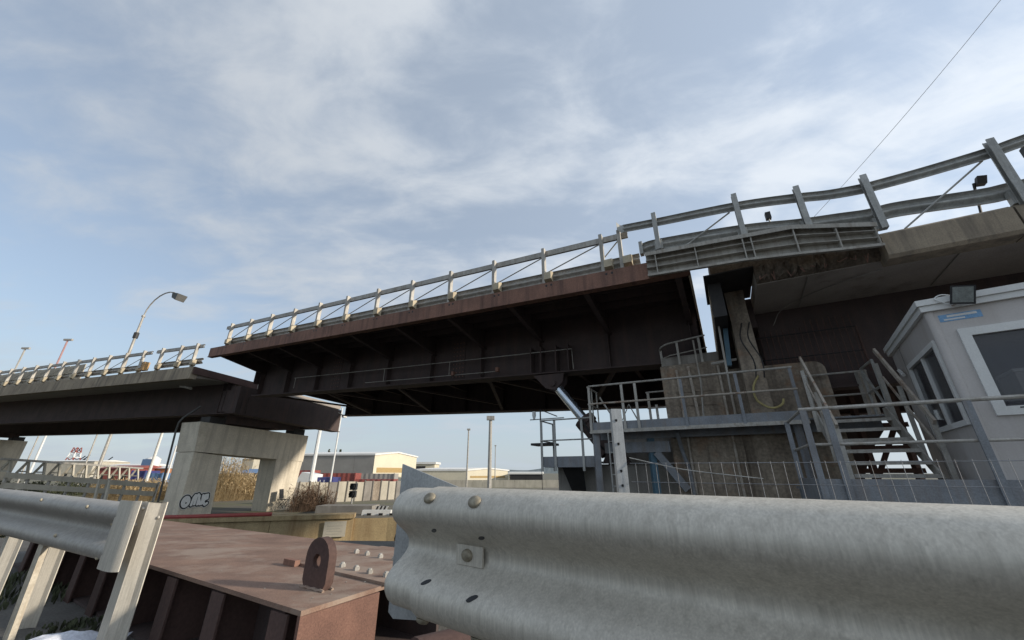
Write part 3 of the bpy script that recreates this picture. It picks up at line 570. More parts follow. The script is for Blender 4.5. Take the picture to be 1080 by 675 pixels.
for z in (1.96, 1.5): MB().tube([B(-3.7, 1.76, z), B(-4.8, 1.76, z)], .02, 6).build('rail', GALV_OLD, wk)

# ------------------------------------------------------------------ stair
st = thing('steel_stair', 'open steel stair with flat bar handrails between walkway and cabin', 'stair', B(-4.1, .5, -.2))
SL, SR = -3.60, -4.62
NB, NT = -.45, .97; ZB, ZT = -.20, 1.0
for s in (SL, SR):
    m = MB(); m.prism([B(s, NB-.1, ZB), B(s, NB+.1, ZB), B(s, NT+.02, ZT-.12), B(s, NT+.02, ZT+.1), B(s, NT-.14, ZT+.1)], AX*(-.03)); m.build('stringer', GALV_OLD, st)
for i in range(6):
    k = (i+.5)/6; n = NB+(NT-NB)*k; z = ZB+(ZT-ZB)*(i+1)/6.5
    m = MB(); m.fbox(B, SL-.031, SR+.001, n-.12, n+.12, z-.018, z); m.fbox(B, SL-.031, SR+.001, n-.125, n-.1205, z-.05, z+.004); m.build('tread', GALV_OLD, st)
for s in (SL+.03, SR-.07):
    b0, t0 = B(s, NB-.15, .68), B(s, NT-.35, 2.10)
    MB().bar(b0, t0, .035, .075).build('handrail', STEEL_RUSTY, st)
    MB().bar(B(s, NB-.08, .25), B(s, NT-.3, 1.6), .02, .045).build('mid_rail', STEEL_RUSTY, st)
    for k in (.04, .52, .97):
        n = NB+(NT-NB)*k; MB().bar(B(s, n-.15, ZB+(ZT-ZB)*k-.25*(k > .1)), B(s, n-.15, ZB+(ZT-ZB)*k+.92), .022, .06, AX).build('post', GALV_OLD, st)
# return frame at the stair head by the cabin
f = MB()
for a_, b_ in ((B(-4.72, 1.0, .97), B(-4.72, 1.0, 2.0)), (B(-4.72, 1.75, .97), B(-4.72, 1.75, 2.0)), (B(-4.72, 1.0, 2.0), B(-4.72, 1.75, 2.0)), (B(-4.72, 1.0, 1.5), B(-4.72, 1.75, 1.5)), (B(-4.72, 1.0, 1.0), B(-4.72, 1.75, 2.0))): f.tube([a_, b_], .024, 6)
f.build('landing_frame', GALV, st)

t = thing('rear_frame', 'dark steel frame of posts and beams behind the open stair', 'steel frame', B(-4.9, 3.4, -.95))
for s in (-4.32, -4.78, -5.5): MB().bar(B(s, 3.4, -.95), B(s, 3.4, 1.69), .11, .11).build('post', RUST_MID, t)
for z in (1.0, .52, .05): MB().bar(B(-4.25, 3.31, z), B(-5.6, 3.31, z), .06, .10).build('beam', RUST_MID, t)
MB().bar(B(-4.4, 3.48, -.9), B(-5.4, 3.48, .95), .07, .09).build('diagonal', RUST_MID, t)
# ------------------------------------------------------------------ lower platform with railing
lp = thing('lower_platform', 'blue grey steel platform with tube railing in front of the cabin', 'platform', B(-4.5, -.7, -.95))
MB().fbox(B, -3.0, -7.2, -1.62, .9, -.26, -.225).build('floor', STEEL_BLUEGREY, lp)
MB().fbox(B, -3.0, -7.2, -1.66, -1.625, -.40, -.07).build('toe_board', STEEL_BLUEGREY, lp)
MB().fbox(B, -2.965, -2.999, -1.66, .0, -.40, -.07).build('toe_board', STEEL_BLUEGREY, lp)
for s in (-3.02, -3.28, -4.66, -6.2): MB().bar(B(s, -1.69, -.4), B(s, -1.69, .82), .02, .075, AX).build('post', STEEL_BLUEGREY if s > -6 else GALV, lp)
for z, r in ((.835, .026), (.36, .02)): MB().tube([B(-2.98, -1.65 if z > .5 else -1.66, z), B(-7.2, -1.65, z)], r, 8).build('rail', GALV_OLD, lp)
for z in (.82, .36): MB().tube([B(-3.0, -1.66, z), B(-3.0, .1, z)], .02, 6).build('rail', GALV_OLD, lp)
MB().bar(B(-2.98, -.2, -.4), B(-2.98, -.2, .82), .02, .07, AX).build('post', STEEL_BLUEGREY, lp)
for s, n in ((-3.1, -1.5), (-5.2, -1.5), (-3.1, .8), (-7.1, -1.5), (-7.1, .8)): MB().bar(B(s, n, -.95), B(s, n, -.262), .1, .1).build('leg', STEEL_BLUEGREY, lp)

# ------------------------------------------------------------------ cabin
CA = radians(7.0)
def K(x, y, z):                                          # cabin frame: x along the front to the right, y to the back
    s = -4.80 - x*cos(CA) - y*sin(CA)*1.0; n = -1.30 - x*sin(CA)*1.0 + y*cos(CA); return B(s, n, z)
cb = thing('site_cabin', 'off white prefabricated cabin with white framed windows under the bridge', 'cabin', K(1.5, 1.2, -.22))
CZ0, CZ1 = -.22, 2.10
def wall(fr, x0, x1, hole):                              # wall in plane via fr(x,depth,z) with a rectangular hole
    hx0, hx1, hz0, hz1 = hole; m = MB()
    for a_, b_, c_, d_ in ((x0, hx0, CZ0, CZ1), (hx1, x1, CZ0, CZ1), (hx0, hx1, CZ0, hz0), (hx0, hx1, hz1, CZ1)):
        m.hexa([fr(a_, 0, c_), fr(b_, 0, c_), fr(b_, .06, c_), fr(a_, .06, c_), fr(a_, 0, d_), fr(b_, 0, d_), fr(b_, .06, d_), fr(a_, .06, d_)])
    return m
FF = lambda x, d, z: K(x, d, z)
FL = lambda y, d, z: K(d, y, z)
WF = (.23, 1.8, .68, 1.78)
WL = (.12, 1.75, .60, 1.70)
wall(FF, .035, 4.0, WF).build('front_wall', CABIN, cb)
wall(FL, .035, 2.6, WL).build('side_wall', CABIN, cb)
m = MB(); m.hexa([K(3.94, .07, CZ0), K(4.0, .07, CZ0), K(4.0, 2.6, CZ0), K(3.94, 2.6, CZ0), K(3.94, .07, CZ1), K(4.0, .07, CZ1), K(4.0, 2.6, CZ1), K(3.94, 2.6, CZ1)])
m.hexa([K(.07, 2.54, CZ0), K(3.93, 2.54, CZ0), K(3.93, 2.6, CZ0), K(.07, 2.6, CZ0), K(.07, 2.54, CZ1), K(3.93, 2.54, CZ1), K(3.93, 2.6, CZ1), K(.07, 2.6, CZ1)]); m.build('rear_walls', CABIN, cb)
MB().tube([K(.04, .04, CZ0), K(.04, .04, CZ1)], .058, 12).build('corner_profile', CABIN, cb, smooth=True)
MB().fbox(K, .07, 3.93, .07, 2.53, CZ0+.005, CZ0+.06).build('cabin_floor', GREYCLAD, cb)
m = MB()
for z0, z1, o in ((CZ1+.002, CZ1+.085, .05), (CZ1+.087, CZ1+.17, .075)): m.fbox(K, -o, 4.0+o, -o, 2.6+o, z0, z1)
m.build('roof_trim', WHITEP, cb)
MB().fbox(K, .02, 3.98, .02, 2.58, CZ1+.172, CZ1+.20).build('roof', CABIN, cb)
def window(fr, hole, mull, fw=.085):
    x0, x1, z0, z1 = hole; m = MB()
    def fb(a_, b_, c_, d_, e0=-.035, e1=.05): m.hexa([fr(a_, e0, c_), fr(b_, e0, c_), fr(b_, e1, c_), fr(a_, e1, c_), fr(a_, e0, d_), fr(b_, e0, d_), fr(b_, e1, d_), fr(a_, e1, d_)])
    fb(x0-.02, x0+fw, z0-.02, z1+.02); fb(x1-fw, x1+.02, z0-.02, z1+.02); fb(x0+fw, x1-fw, z0-.02, z0+fw); fb(x0+fw, x1-fw, z1-fw, z1+.02)
    for q in mull: fb(q-.03, q+.03, z0+fw, z1-fw, -.02, .045)
    fo = m.build('window_frame', WHITEP, cb)
    edges = [x0+fw] + list(mull) + [x1-fw]
    for a_, b_ in zip(edges[:-1], edges[1:]):
        m = MB(); m.hexa([fr(a_, .01, z0+fw), fr(b_, .01, z0+fw), fr(b_, .02, z0+fw), fr(a_, .02, z0+fw), fr(a_, .01, z1-fw), fr(b_, .01, z1-fw), fr(b_, .02, z1-fw), fr(a_, .02, z1-fw)])
        m.build('pane', GLASS, fo)
    return fo
for x in (2.1, 3.1): MB().fbox(K, x-.006, x+.006, -.006, -.001, CZ0, CZ1).build('panel_joint', GREYCLAD, cb)
for y in (1.95, ): MB().fbox(K, -.006, -.001, y-.006, y+.006, CZ0, CZ1).build('panel_joint', GREYCLAD, cb)
MB().fbox(K, .06, 4.0, -.012, -.001, CZ0, CZ0+.10).build('base_profile', GREYCLAD, cb)
fo = window(FF, WF, ()); window(FL, WL, (.93,), .05)
for x in (.42, .52): 
    m = MB(); m.hexa([K(x, -.038, .735), K(x+.06, -.038, .735), K(x+.06, -.0355, .735), K(x, -.0355, .735), K(x, -.038, .75), K(x+.06, -.038, .75), K(x+.06, -.0355, .75), K(x, -.0355, .75)]); m.build('drain_slot', BLACKP, fo)
m = MB(); m.hexa([K(.10, -.004, 1.93), K(.50, -.004, 1.93), K(.50, -.001, 1.93), K(.10, -.001, 1.93), K(.10, -.004, 2.03), K(.50, -.004, 2.03), K(.50, -.001, 2.03), K(.10, -.001, 2.03)]); stk = m.build('sticker', STICKER, cb)
m = MB(); m.hexa([K(.18, -.007, 1.985), K(.46, -.007, 1.985), K(.46, -.0045, 1.985), K(.18, -.0045, 1.985), K(.18, -.007, 2.015), K(.46, -.007, 2.015), K(.46, -.0045, 2.015), K(.18, -.0045, 2.015)]); m.build('sticker_band', WHITEP, stk)
m = MB(); m.hexa([K(.14, -.007, 1.945), K(.34, -.007, 1.945), K(.34, -.0045, 1.945), K(.14, -.0045, 1.945), K(.14, -.007, 1.965), K(.34, -.007, 1.965), K(.34, -.0045, 1.965), K(.14, -.0045, 1.965)]); m.build('sticker_band', WHITEP, stk)
m = MB(); m.tube([K(-.05, 2.25, 1.75), K(-.05, 2.05, 1.62)], .03, 6); m.build('wall_bracket', WHITEP, cb)
t = thing('fridge', 'pale cabinet standing inside the cabin behind the front window', 'cabinet', K(.95, .55, CZ0+.06))
m = MB(); m.fbox(K, .62, 1.3, .30, .85, CZ0+.061, 1.22); m.build('cabinet_body', CABIN, t)
m = MB(); m.fbox(K, .61, 1.31, .29, .86, 1.222, 1.26); m.build('cabinet_top', WHITEP, t)
fl = thing('floodlight', 'square black floodlight on the roof edge of the cabin', 'floodlight', K(.45, -.1, 2.2))
fc = K(.36, -.17, 2.215); fd = V((-.72, -.69, -.18)).normalized(); fr_ = V((.69, -.72, 0)).normalized(); fu = fr_.cross(-fd).normalized(); fr_, fu = fr_*.96 - fu*.28, fu*.96 + fr_*.28
def lampbox(w0, h0, d0, w1, h1, d1):
    return MB().hexa([fc - fr_*w0 - fu*h0 + fd*d0, fc + fr_*w0 - fu*h0 + fd*d0, fc + fr_*w0 + fu*h0 + fd*d0, fc - fr_*w0 + fu*h0 + fd*d0, fc - fr_*w1 - fu*h1 + fd*d1, fc + fr_*w1 - fu*h1 + fd*d1, fc + fr_*w1 + fu*h1 + fd*d1, fc - fr_*w1 + fu*h1 + fd*d1])
lampbox(.06, .07, -.06, .105, .12, .0).build('lamp_body', BLACKP, fl); lampbox(.112, .125, .001, .112, .125, .03).build('lamp_rim', BLACKP, fl)
lampbox(.092, .105, .0305, .092, .105, .036).build('lamp_glass', LAMPGLASS, fl)
m = MB(); m.tube([K(.27, -.16, 2.12), K(.27, -.05, 2.12), K(.27, -.05, 2.28)], .014, 6); m.build('bracket', STEEL_RUSTY, fl)
MB().tube(spline([K(.3, -.1, 2.1), K(.2, -.1, 2.16), K(.12, -.09, 2.25), K(.2, -.06, 2.3), K(.3, -.02, 2.28)], 5), .008, 5).build('loop_cable', WHITEP, fl)

# ------------------------------------------------------------------ hydraulic jack and its platform
jk = thing('hydraulic_jack', 'chromed rod hydraulic jack pushing up the lifting span from the pier footing', 'hydraulic jack', B(.6, GN, .3))
P1, P0 = B(2.32, GN-.02, 2.54), B(.72, GN-.02, .45)
dj = (P1-P0)
MB().tube([P0+dj*.46, P0+dj*.93], .14, 20).build('rod', CHROME, jk, smooth=True)
m = MB(); m.tube([P0+dj*.05, P0+dj*.42], .25, 20); m.tube([P0+dj*.40, P0+dj*.47], .30, 20); m.tube([P0+dj*.05, P0+dj*.10], .30, 20); m.build('barrel', RUST_DARK, jk, smooth=True)
MB().tube([P0+dj*.92, P0+dj*1.02], .15, 16).build('rod_eye', RUST_DARK, jk, smooth=True)
m = MB()
for n in (GN-.36, GN+.24): m.prism([B(.95, n, .23), B(.2, n, .23), B(.45, n, .62), B(.75, n, .62)], NX*.08)
m.build('base_bracket', RUST_DARK, jk)
MB().tube(spline([P0+dj*.45-NX*.26, P0+dj*.4-NX*.4, P0+dj*.2-NX*.38-ZZ*.1, P0-NX*.3], 5), .03, 6).build('hose', DARK, jk)

jp = thing('jack_platform', 'small railed service platform at the foot of the hydraulic jack', 'platform', B(1.6, 1.8, .2))
MB().fbox(B, 2.32, .9, 1.35, 2.14, .24, .28).build('floor', STEEL_BLUEGREY, jp)
MB().fbox(B, 2.35, .9, 1.31, 1.348, .14, .40).build('toe_board', STEEL_BLUEGREY, jp)
MB().fbox(B, 2.35, 2.322, 1.35, 2.14, .14, .40).build('toe_board', STEEL_BLUEGREY, jp)
for s, n in ((2.33, 1.29), (1.95, 1.29), (1.2, 1.29), (2.36, 2.2)): MB().bar(B(s, n, .05), B(s, n, 1.32), .022, .06, AX).build('post', GALV, jp)
for z in (1.32, .8): MB().tube([B(.95, 1.27, z), B(2.35, 1.27, z), B(2.36, 2.25, z)], .02, 6).build('rail', GALV, jp)
m = MB(); m.prism([B(1.9, 1.5, .23), B(1.3, 1.5, .23), B(1.45, 2.14, -.7), B(1.75, 2.14, -.7)], ZZ*.02); m.build('bracket', DARK, jp)
t = thing('camera_mast', 'slim black post with a small white camera beside the jack platform', 'post', B(2.55, 1.9, .7))
MB().fbox(B, 2.85, 2.2, 1.7, 2.2, .72, .78).build('arm_plate', DARK, t)
MB().tube([B(2.62, 1.9, .78), B(2.62, 1.9, 1.72)], .022, 6).build('pole', DARK, t)
MB().tube([B(2.95, 1.9, 1.45), B(1.9, 1.9, 1.45)], .016, 6).build('cross_arm', GALV, t)
MB().tube([B(2.62, 1.9, 1.72), B(2.1, 1.9, 1.5)], .016, 6).build('stay', DARK, t)
MB().tube([B(2.82, 1.9, 1.46), B(2.82, 1.9, 1.58), B(2.82, 1.9, 1.68)], [.03, .06, .05], 10).build('camera_head', WHITEP, t, smooth=True)
MB().tube([B(2.62, 1.9, .72), B(2.62, 1.9, -1.0)], .008, 5).build('cable', DARK, t)
# access ladder below the walkway
t = thing('ladder', 'thin steel ladder below the walkway next to the blue column', 'ladder', B(.3, .86, -.95))
for s in (.22, .42): MB().tube([B(s, .86, -.95), B(s, .86, .88)], .018, 6).build('rail', GALV, t)
for i in range(7): MB().tube([B(.22, .86, -.75+.24*i), B(.42, .86, -.75+.24*i)], .012, 5).build('rung', GALV, t)

# ------------------------------------------------------------------ mesh fence and spare post by the near quay
mf = thing('mesh_fence', 'low welded wire mesh fence behind the foreground guardrail', 'fence', B(-3, -4.7, -.95))
m = MB(); s = -1.25; i = 0
while s > -5.2:
    m.tube([B(s, -4.7, -.95), B(s, -4.7+.015*sin(i), .085)], .0019, 4, False); s -= .085; i += 1
m.build('vertical_wires', STEEL_BLUEGREY, mf, kind='stuff')
for z in (.078, -.075, -.28, -.48, -.68, -.88): MB().tube([B(-1.2, -4.7, z+.004), B(-2.5, -4.7, z-.004), B(-3.6, -4.7, z-.006), B(-5.2, -4.7, z)], .0024, 4).build('horizontal_wire', STEEL_BLUEGREY, mf)
MB().tube(spline([B(-1.2, -4.69, .13), B(-1.45, -4.68, .07), B(-1.7, -4.69, .02), B(-2.2, -4.69, -.04)], 5), .004, 5).build('tie_wire', GALV, mf)
t = thing('steel_post', 'upright galvanised channel post with slots, bare of any rail', 'post', (0.99, 3.68, -.95))
place(cpost(1.515, .095, .07, .006), (0.985, 3.68, -.95), V((1, 0, 0)), V((0, -1, 0))).build('post_channel', GALV_PLATE, t)
m = MB()
for z in (.46, .25, .02, -.1):
    m.bar(V((.965, 3.642, z)), V((.985, 3.642, z)), .006, .016); m.bar(V((.975, 3.642, z-.014)), V((.975, 3.642, z+.01)), .008, .006, V((0, 1, 0)))
m.build('slots', BLACKP, t, kind='stuff')

# ------------------------------------------------------------------ foreground guardrail, right
fgr = thing('foreground_guardrail', 'big weathered galvanised guardrail beam across the right foreground', 'guardrail', (.2, .9, -.95))
GA, GB = V((-.205, 1.19, -.190)), V((1.15, .125, -.195))
gd = (GB-GA).normalized(); gs = V((gd.y, -gd.x, 0)).normalized()
if gs.y > 0: gs = -gs
pth = [GA + (GB-GA)*(i/24) for i in range(25)]
MB().sweep(wprof(.004), pth, gs).build('beam', GALV_NEAR, fgr, smooth=True)
# lapped stub of the next beam, slightly pinched
def stub(i): return gs
m = MB(); pts = [GA + gd*x - gs*.011 for x in (-.135, -.118, -.08, -.03, .03, .10)]
o = 0
for j, p in enumerate(pts):
    k_ = .90 if j == 0 else 1.0
    pr_ = wprof(.004)
    for h, d in pr_: m.v.append(p + ZZ*(h*(.965 if j else .945)) + gs*(d*k_))
kk = len(wprof(.004))
for i in range(len(pts)-1):
    for j in range(kk): m.f.append((i*kk+j, i*kk+(j+1) % kk, (i+1)*kk+(j+1) % kk, (i+1)*kk+j))
m.f.append(tuple(range(kk))); m.f.append(tuple((len(pts)-1)*kk+j for j in range(kk)))
m.build('lapped_stub', GALV_NEAR, fgr, smooth=True)
m = MB(); q0 = GA - gs*.03
m.prism([q0 + gd*-.228 + ZZ*.218, q0 + gd*-.225 + ZZ*-.188, q0 + gd*-.20 + ZZ*-.20, q0+gd*-.08+ZZ*-.182, q0 + gd*.25 + ZZ*-.11, q0 + gd*.25 + ZZ*.10, q0 + gd*.02 + ZZ*.158], -gs*.005)
m.build('backing_plate', GALV_PLATE, fgr)
def dome(m, c, ax, r, h, k=14):                         # bolt head
    x = ax.cross(ZZ); x.normalize(); y = x.cross(ax); rings = [(1, 0), (.96, .35), (.75, .75), (.4, .95)]
    o = len(m.v)
    for a_, b_ in rings:
        for j in range(k): t_ = 2*pi*j/k; m.v.append(c + (x*cos(t_)*1.25 + y*sin(t_))*r*a_ + ax*h*b_)
    for i in range(len(rings)-1):
        for j in range(k): m.f.append((o+i*k+j, o+i*k+(j+1) % k, o+(i+1)*k+(j+1) % k, o+(i+1)*k+j))
    m.f.append(tuple(o+(len(rings)-1)*k+j for j in range(k)))
def dw(h):                                               # projection of the beam face at height h
    f_ = sorted(_front)
    for (a_, da), (b_, db) in zip(f_[:-1], f_[1:]):
        if a_ <= h <= b_: return da + (db-da)*(h-a_)/(b_-a_)
    return 0
def nw_(h):                                              # outward normal there
    dd = (dw(h+.004)-dw(h-.004))/.008; return (gs - ZZ*dd).normalized()
for x, h in ((.035, .128), (.20, .126), (.0, -.150), (.19, -.150), (.38, -.152)):
    m = MB(); dome(m, GA + gd*x + ZZ*h + gs*dw(h), nw_(h), .0155, .011); m.build('bolt', BOLT, fgr, smooth=True)
for x, h in ((.035, .050), (.20, .047), (.035, -.062), (.20, -.068)):
    m = MB(); c_ = GA + gd*x + ZZ*h + gs*dw(h); n_ = nw_(h); up_ = (ZZ - n_*n_.z).normalized()
    ring = [c_ + n_*.0008 + (gd*.86+up_*.5)*(.0155*cos(a_)) + (up_*.86-gd*.5)*(.006*sin(a_)) for a_ in [k_*pi/6 for k_ in range(12)]]
    m.prism(ring, -n_*.012); m.build('slot_hole', BLACKP, fgr)
m = MB(); c_ = GA + gd*.135 + ZZ*.0; m.hexa([c_ + gd*-.045 + ZZ*-.022 + gs*.008, c_ + gd*.045 + ZZ*-.022 + gs*.008, c_ + gd*.045 + ZZ*-.022 + gs*.013, c_ + gd*-.045 + ZZ*-.022 + gs*.013, c_ + gd*-.045 + ZZ*.022 + gs*.008, c_ + gd*.045 + ZZ*.022 + gs*.008, c_ + gd*.045 + ZZ*.022 + gs*.013, c_ + gd*-.045 + ZZ*.022 + gs*.013])
wsh = m.build('washer_plate', GALV_NEAR, fgr)
m = MB(); dome(m, c_ + gd*-.006 + gs*.0132, gs, .0145, .011); m.build('bolt', BOLT, wsh, smooth=True)
for x in (.35, 1.35):
    p = GA + gd*x - gs*.10; p.z = -.95; place(cpost(.86, .1, .12), p, gd, gs).build('post', GALV_NEAR, fgr)
    q = MB(); q.bar(GA+gd*x-gs*.038, GA+gd*x-gs*.004, .1, .25); q.build('spacer', GALV_NEAR, fgr)

# ------------------------------------------------------------------ foreground guardrail, left
lgr = thing('foreground_guardrail', 'dull guardrail with a curled end plate and slanted posts at the lower left', 'guardrail', (-3.4, 3.1, -.95))
lpts = [V((-2.26, 2.55, -.325)), V((-2.9, 2.86, -.31)), V((-3.7, 3.24, -.29)), V((-4.45, 3.6, -.275)), V((-6.5, 4.35, -.27))]
ls = V((-.42, -.90, 0)).normalized()
MB().sweep(wprof(.004), densify(lpts, .15), ls).build('beam', GALV_DULL, lgr, smooth=True)
e0 = lpts[0] + (lpts[0]-lpts[1]).normalized()*.075; ld = (lpts[0]-lpts[1]); ld.z = 0; ld.normalize()
m = MB(); cur = [(-.13, .075), (-.08, .082), (-.02, .087), (.03, .086), (.065, .078), (.085, .062)]
for x, d in cur:
    for z in (.168, -.172): m.v.append(e0 + ld*x + ls*d + ZZ*(z + (.01 if z > 0 else 0)))
    for z in (-.172, .168): m.v.append(e0 + ld*x + ls*(d-.004) + ZZ*(z + (.01 if z > 0 else 0)))
for i in range(len(cur)-1):
    for j in range(4): m.f.append((i*4+j, i*4+(j+1) % 4, i*4+4+(j+1) % 4, i*4+4+j))
m.f += [(0, 1, 2, 3), tuple(20+j for j in (3, 2, 1, 0))]
m.build('end_plate', GALV_NEAR, lgr, smooth=True)
# end post: wide open channel
def wpost(p, h, wd):
    m = MB(); pr_ = [(-wd*.5, .0), (-wd*.42, -.035), (wd*.10, -.035), (wd*.30, .02), (wd*.5, .035), (wd*.5, .030), (wd*.31, .014), (wd*.12, -.030), (-wd*.40, -.030), (-wd*.48, .0)]
    m.prism([p + ld*x - ls*y for x, y in pr_], ZZ*h); return m
wpost(V((-2.215, 2.60, -.95)), .785, .17).build('post', GALV_NEAR, lgr)
for j, (x, z) in enumerate(((-.02, -.20), (-.05, -.29))):
    m = MB(); dome(m, V((-2.215, 2.60, z)) + ld*x + ls*.036, ls, .010, .009); m.build('bolt', GALV_NEAR, lgr, smooth=True)
m = MB(); dome(m, V((-2.215, 2.60, -.25)) + ld*.06 - ls*.02, ls, .010, .009); m.build('bolt', GALV_NEAR, lgr, smooth=True)
MB().bar(V((-3.20, 2.98, -.40)), V((-3.10, 2.90, -.96)), .075, .03, ls).build('strut', WOOD, lgr)
wpost(V((-3.24, 3.10, -.95)), .63, .14).build('post', GALV_NEAR, lgr)
wpost(V((-4.02, 3.50, -.95)), .66, .14).build('post', GALV_NEAR, lgr)
for x, h in ((-.45, .11), (-.2, .03), (-.75, -.08), (-1.2, .10), (-.13, -.135)):
    p = lpts[0] + ld*x; p.z += -x*.04; m = MB(); dome(m, p + ZZ*h + ls*dw(h), ls, .011, .009); m.build('bolt', BLOCK, lgr, smooth=True)

# ------------------------------------------------------------------ rusty steel box on the quay
BA = radians(32.0)
ba = V((-cos(BA), sin(BA), 0)); bn = V((sin(BA), cos(BA), 0)); BO = V((-.915, 2.0, 0))
def Q(s, n, z): return BO + ba*s + bn*n + ZZ*z
bx = thing('steel_box_beam', 'rust brown steel box beam with a lifting lug lying behind the guardrail', 'steel beam', Q(2, .7, -.95))
ZP = -.555
m = MB(); m.prism([Q(0, 0, ZP-.02), Q(5.6, -.02, ZP-.02), Q(5.6, 1.0, ZP-.02), Q(.06, 1.28, ZP-.02)], ZZ*.02); m.build('top_plate', RUST_BOX, bx)
m = MB(); m.prism([Q(0, 0, ZP-.021), Q(.004, .43, ZP-.021), Q(.004, .43, -.95), Q(0, 0, -.95)], ba*.02); m.build('end_plate', RUST_ORANGE, bx)
MB().fbox(Q, .04, 5.5, .22, .24, -.95, ZP-.021).build('side_web', RUST_DARK, bx)
MB().fbox(Q, .025, .6, .42, .44, -.95, ZP-.021).build('inner_web', RUST_DARK, bx)
MB().fbox(Q, .04, 5.5, .93, .95, -.95, ZP-.021).build('side_web', RUST_DARK, bx)
for s in (.14, .73, 1.32, 1.91, 2.5, 3.09, 3.68, 4.27, 4.86):
    m = MB(); m.hexa([Q(s, .0, -.95), Q(s+.02, .0, -.95), Q(s+.02, .219, -.95), Q(s, .219, -.95), Q(s+.0, .012, ZP-.022), Q(s+.02, .012, ZP-.022), Q(s+.02, .219, ZP-.022), Q(s, .219, ZP-.022)])
    m.hexa([Q(s-.05, -.012, -.95), Q(s+.085, -.012, -.95), Q(s+.085, -.001, -.95), Q(s-.05, -.001, -.95), Q(s-.05, -.004, ZP-.03), Q(s+.085, -.004, ZP-.03), Q(s+.085, .008, ZP-.03), Q(s-.05, .008, ZP-.03)])
    m.build('stiffener', RUST_MID, bx)
MB().fbox(Q, .03, 5.5, .02, .99, -.948, -.93).build('bottom_plate', RUST_DARK, bx)
# lifting lug: rounded plate with an eye
lc = Q(.27, .24, 0); lw, lt, r_eye = .10, .045, .033; zc_ = ZP + .135
outer_ = [V((-lw, 0))] + [V((-lw*cos(a_), .135+lw*sin(a_))) for a_ in [i*pi/16 for i in range(17)]] + [V((lw, 0))]
m = MB(); k = 24
ring_o = []
for i in range(k):
    a_ = 2*pi*i/k; d_ = V((cos(a_), sin(a_)))
    if d_.y >= 0: pt = V((d_.x*lw, .135+d_.y*lw))
    else:
        tt = min(lw/abs(d_.x) if abs(d_.x) > 1e-6 else 9, .135/abs(d_.y)); pt = V((d_.x*tt, .135+d_.y*tt))
    ring_o.append(pt)
ring_i = [V((cos(2*pi*i/k)*r_eye, .125+sin(2*pi*i/k)*r_eye*1.05)) for i in range(k)]
lug_ax = (ba*.97 + bn*.0).normalized()
def lp3(p, side): return lc + lug_ax*p.x + ZZ*(ZP+p.y) + bn*(lt*(side-.5))
for side in (0, 1):
    for rg in (ring_o, ring_i): m.v += [lp3(p, side) for p in rg]
for i in range(k):
    j = (i+1) % k
    m.f += [(i, j, k+j, k+i), (2*k+i, 3*k+i, 3*k+j, 2*k+j), (i, 2*k+i, 2*k+j, j), (k+i, k+j, 3*k+j, 3*k+i)]
m.build('lifting_lug', RUST_MID, bx, smooth=True)
m = MB(); m.prism([Q(.86, .49, ZP+.001), Q(-.0, .46, ZP+.001), Q(.05, 1.25, ZP+.001), Q(.90, 1.2, ZP+.001)], ZZ*.014); cvp = m.build('cover_plate', RUST_BOX, bx)
MB().fbox(Q, .84, .97, .452, .487, ZP+.001, ZP+.035).build('stop_bar', RUST, bx)
m = MB()
for s, n in ((.52, .57), (.375, .56), (.24, .55), (.10, .55), (.82, .90), (.69, .89), (.54, .88), (.40, .88)):
    c_ = Q(s, n, ZP+.015); m2 = MB(); m2.tube([c_, c_+ZZ*.018], .019, 6); m2.tube([c_+ZZ*.018, c_+ZZ*.026], [.013, .011], 8); m2.build('bolt', GALV_OLD, cvp)
f = MB(); 
for sd_ in (-1, 1): f.tube([lc + lug_ax*(x*.1) + bn*(sd_*(lt/2+.004)) + ZZ*(ZP+.004+.002*sin(x*40)) for x in [i/8-1 for i in range(17)]], .008, 6)
f.build('weld_bead', RUST_BOX, bx, kind='stuff')
random.seed(9); f = MB()
for _ in range(45):
    p = Q(random.uniform(.05, 4.5), random.uniform(.05, 1.0), ZP+.0015); r_ = random.uniform(.002, .007); a0 = random.random()*6
    f.tube([p, p+ZZ*r_*.5], [r_, r_*.5], 5)
f.build('grit', CONC_GREY, bx, kind='stuff')
# second rusty drum segment next to it, seen under the beam
t = thing('rusty_pipe', 'short length of rusty pipe lying below the foreground guardrail end', 'pipe', (-.38, 2.15, -.95))
m = MB(); k = 20; c0, c1 = V((-.40, 2.0, -.80)), V((.35, 2.5, -.80)); dd = (c1-c0).normalized(); xx = dd.cross(ZZ).normalized()
for p in (c0, c1):
    for r in (.15, .135): m.v += [p + (xx*cos(2*pi*i/k) + ZZ*sin(2*pi*i/k))*r for i in range(k)]
for i in range(k):
    j = (i+1) % k; m.f += [(i, j, 2*k+j, 2*k+i), (k+i, 3*k+i, 3*k+j, k+j), (i, k+i, k+j, j), (2*k+i, 2*k+j, 3*k+j, 3*k+i)]
m.build('pipe_wall', RUST_MID, t, smooth=True)

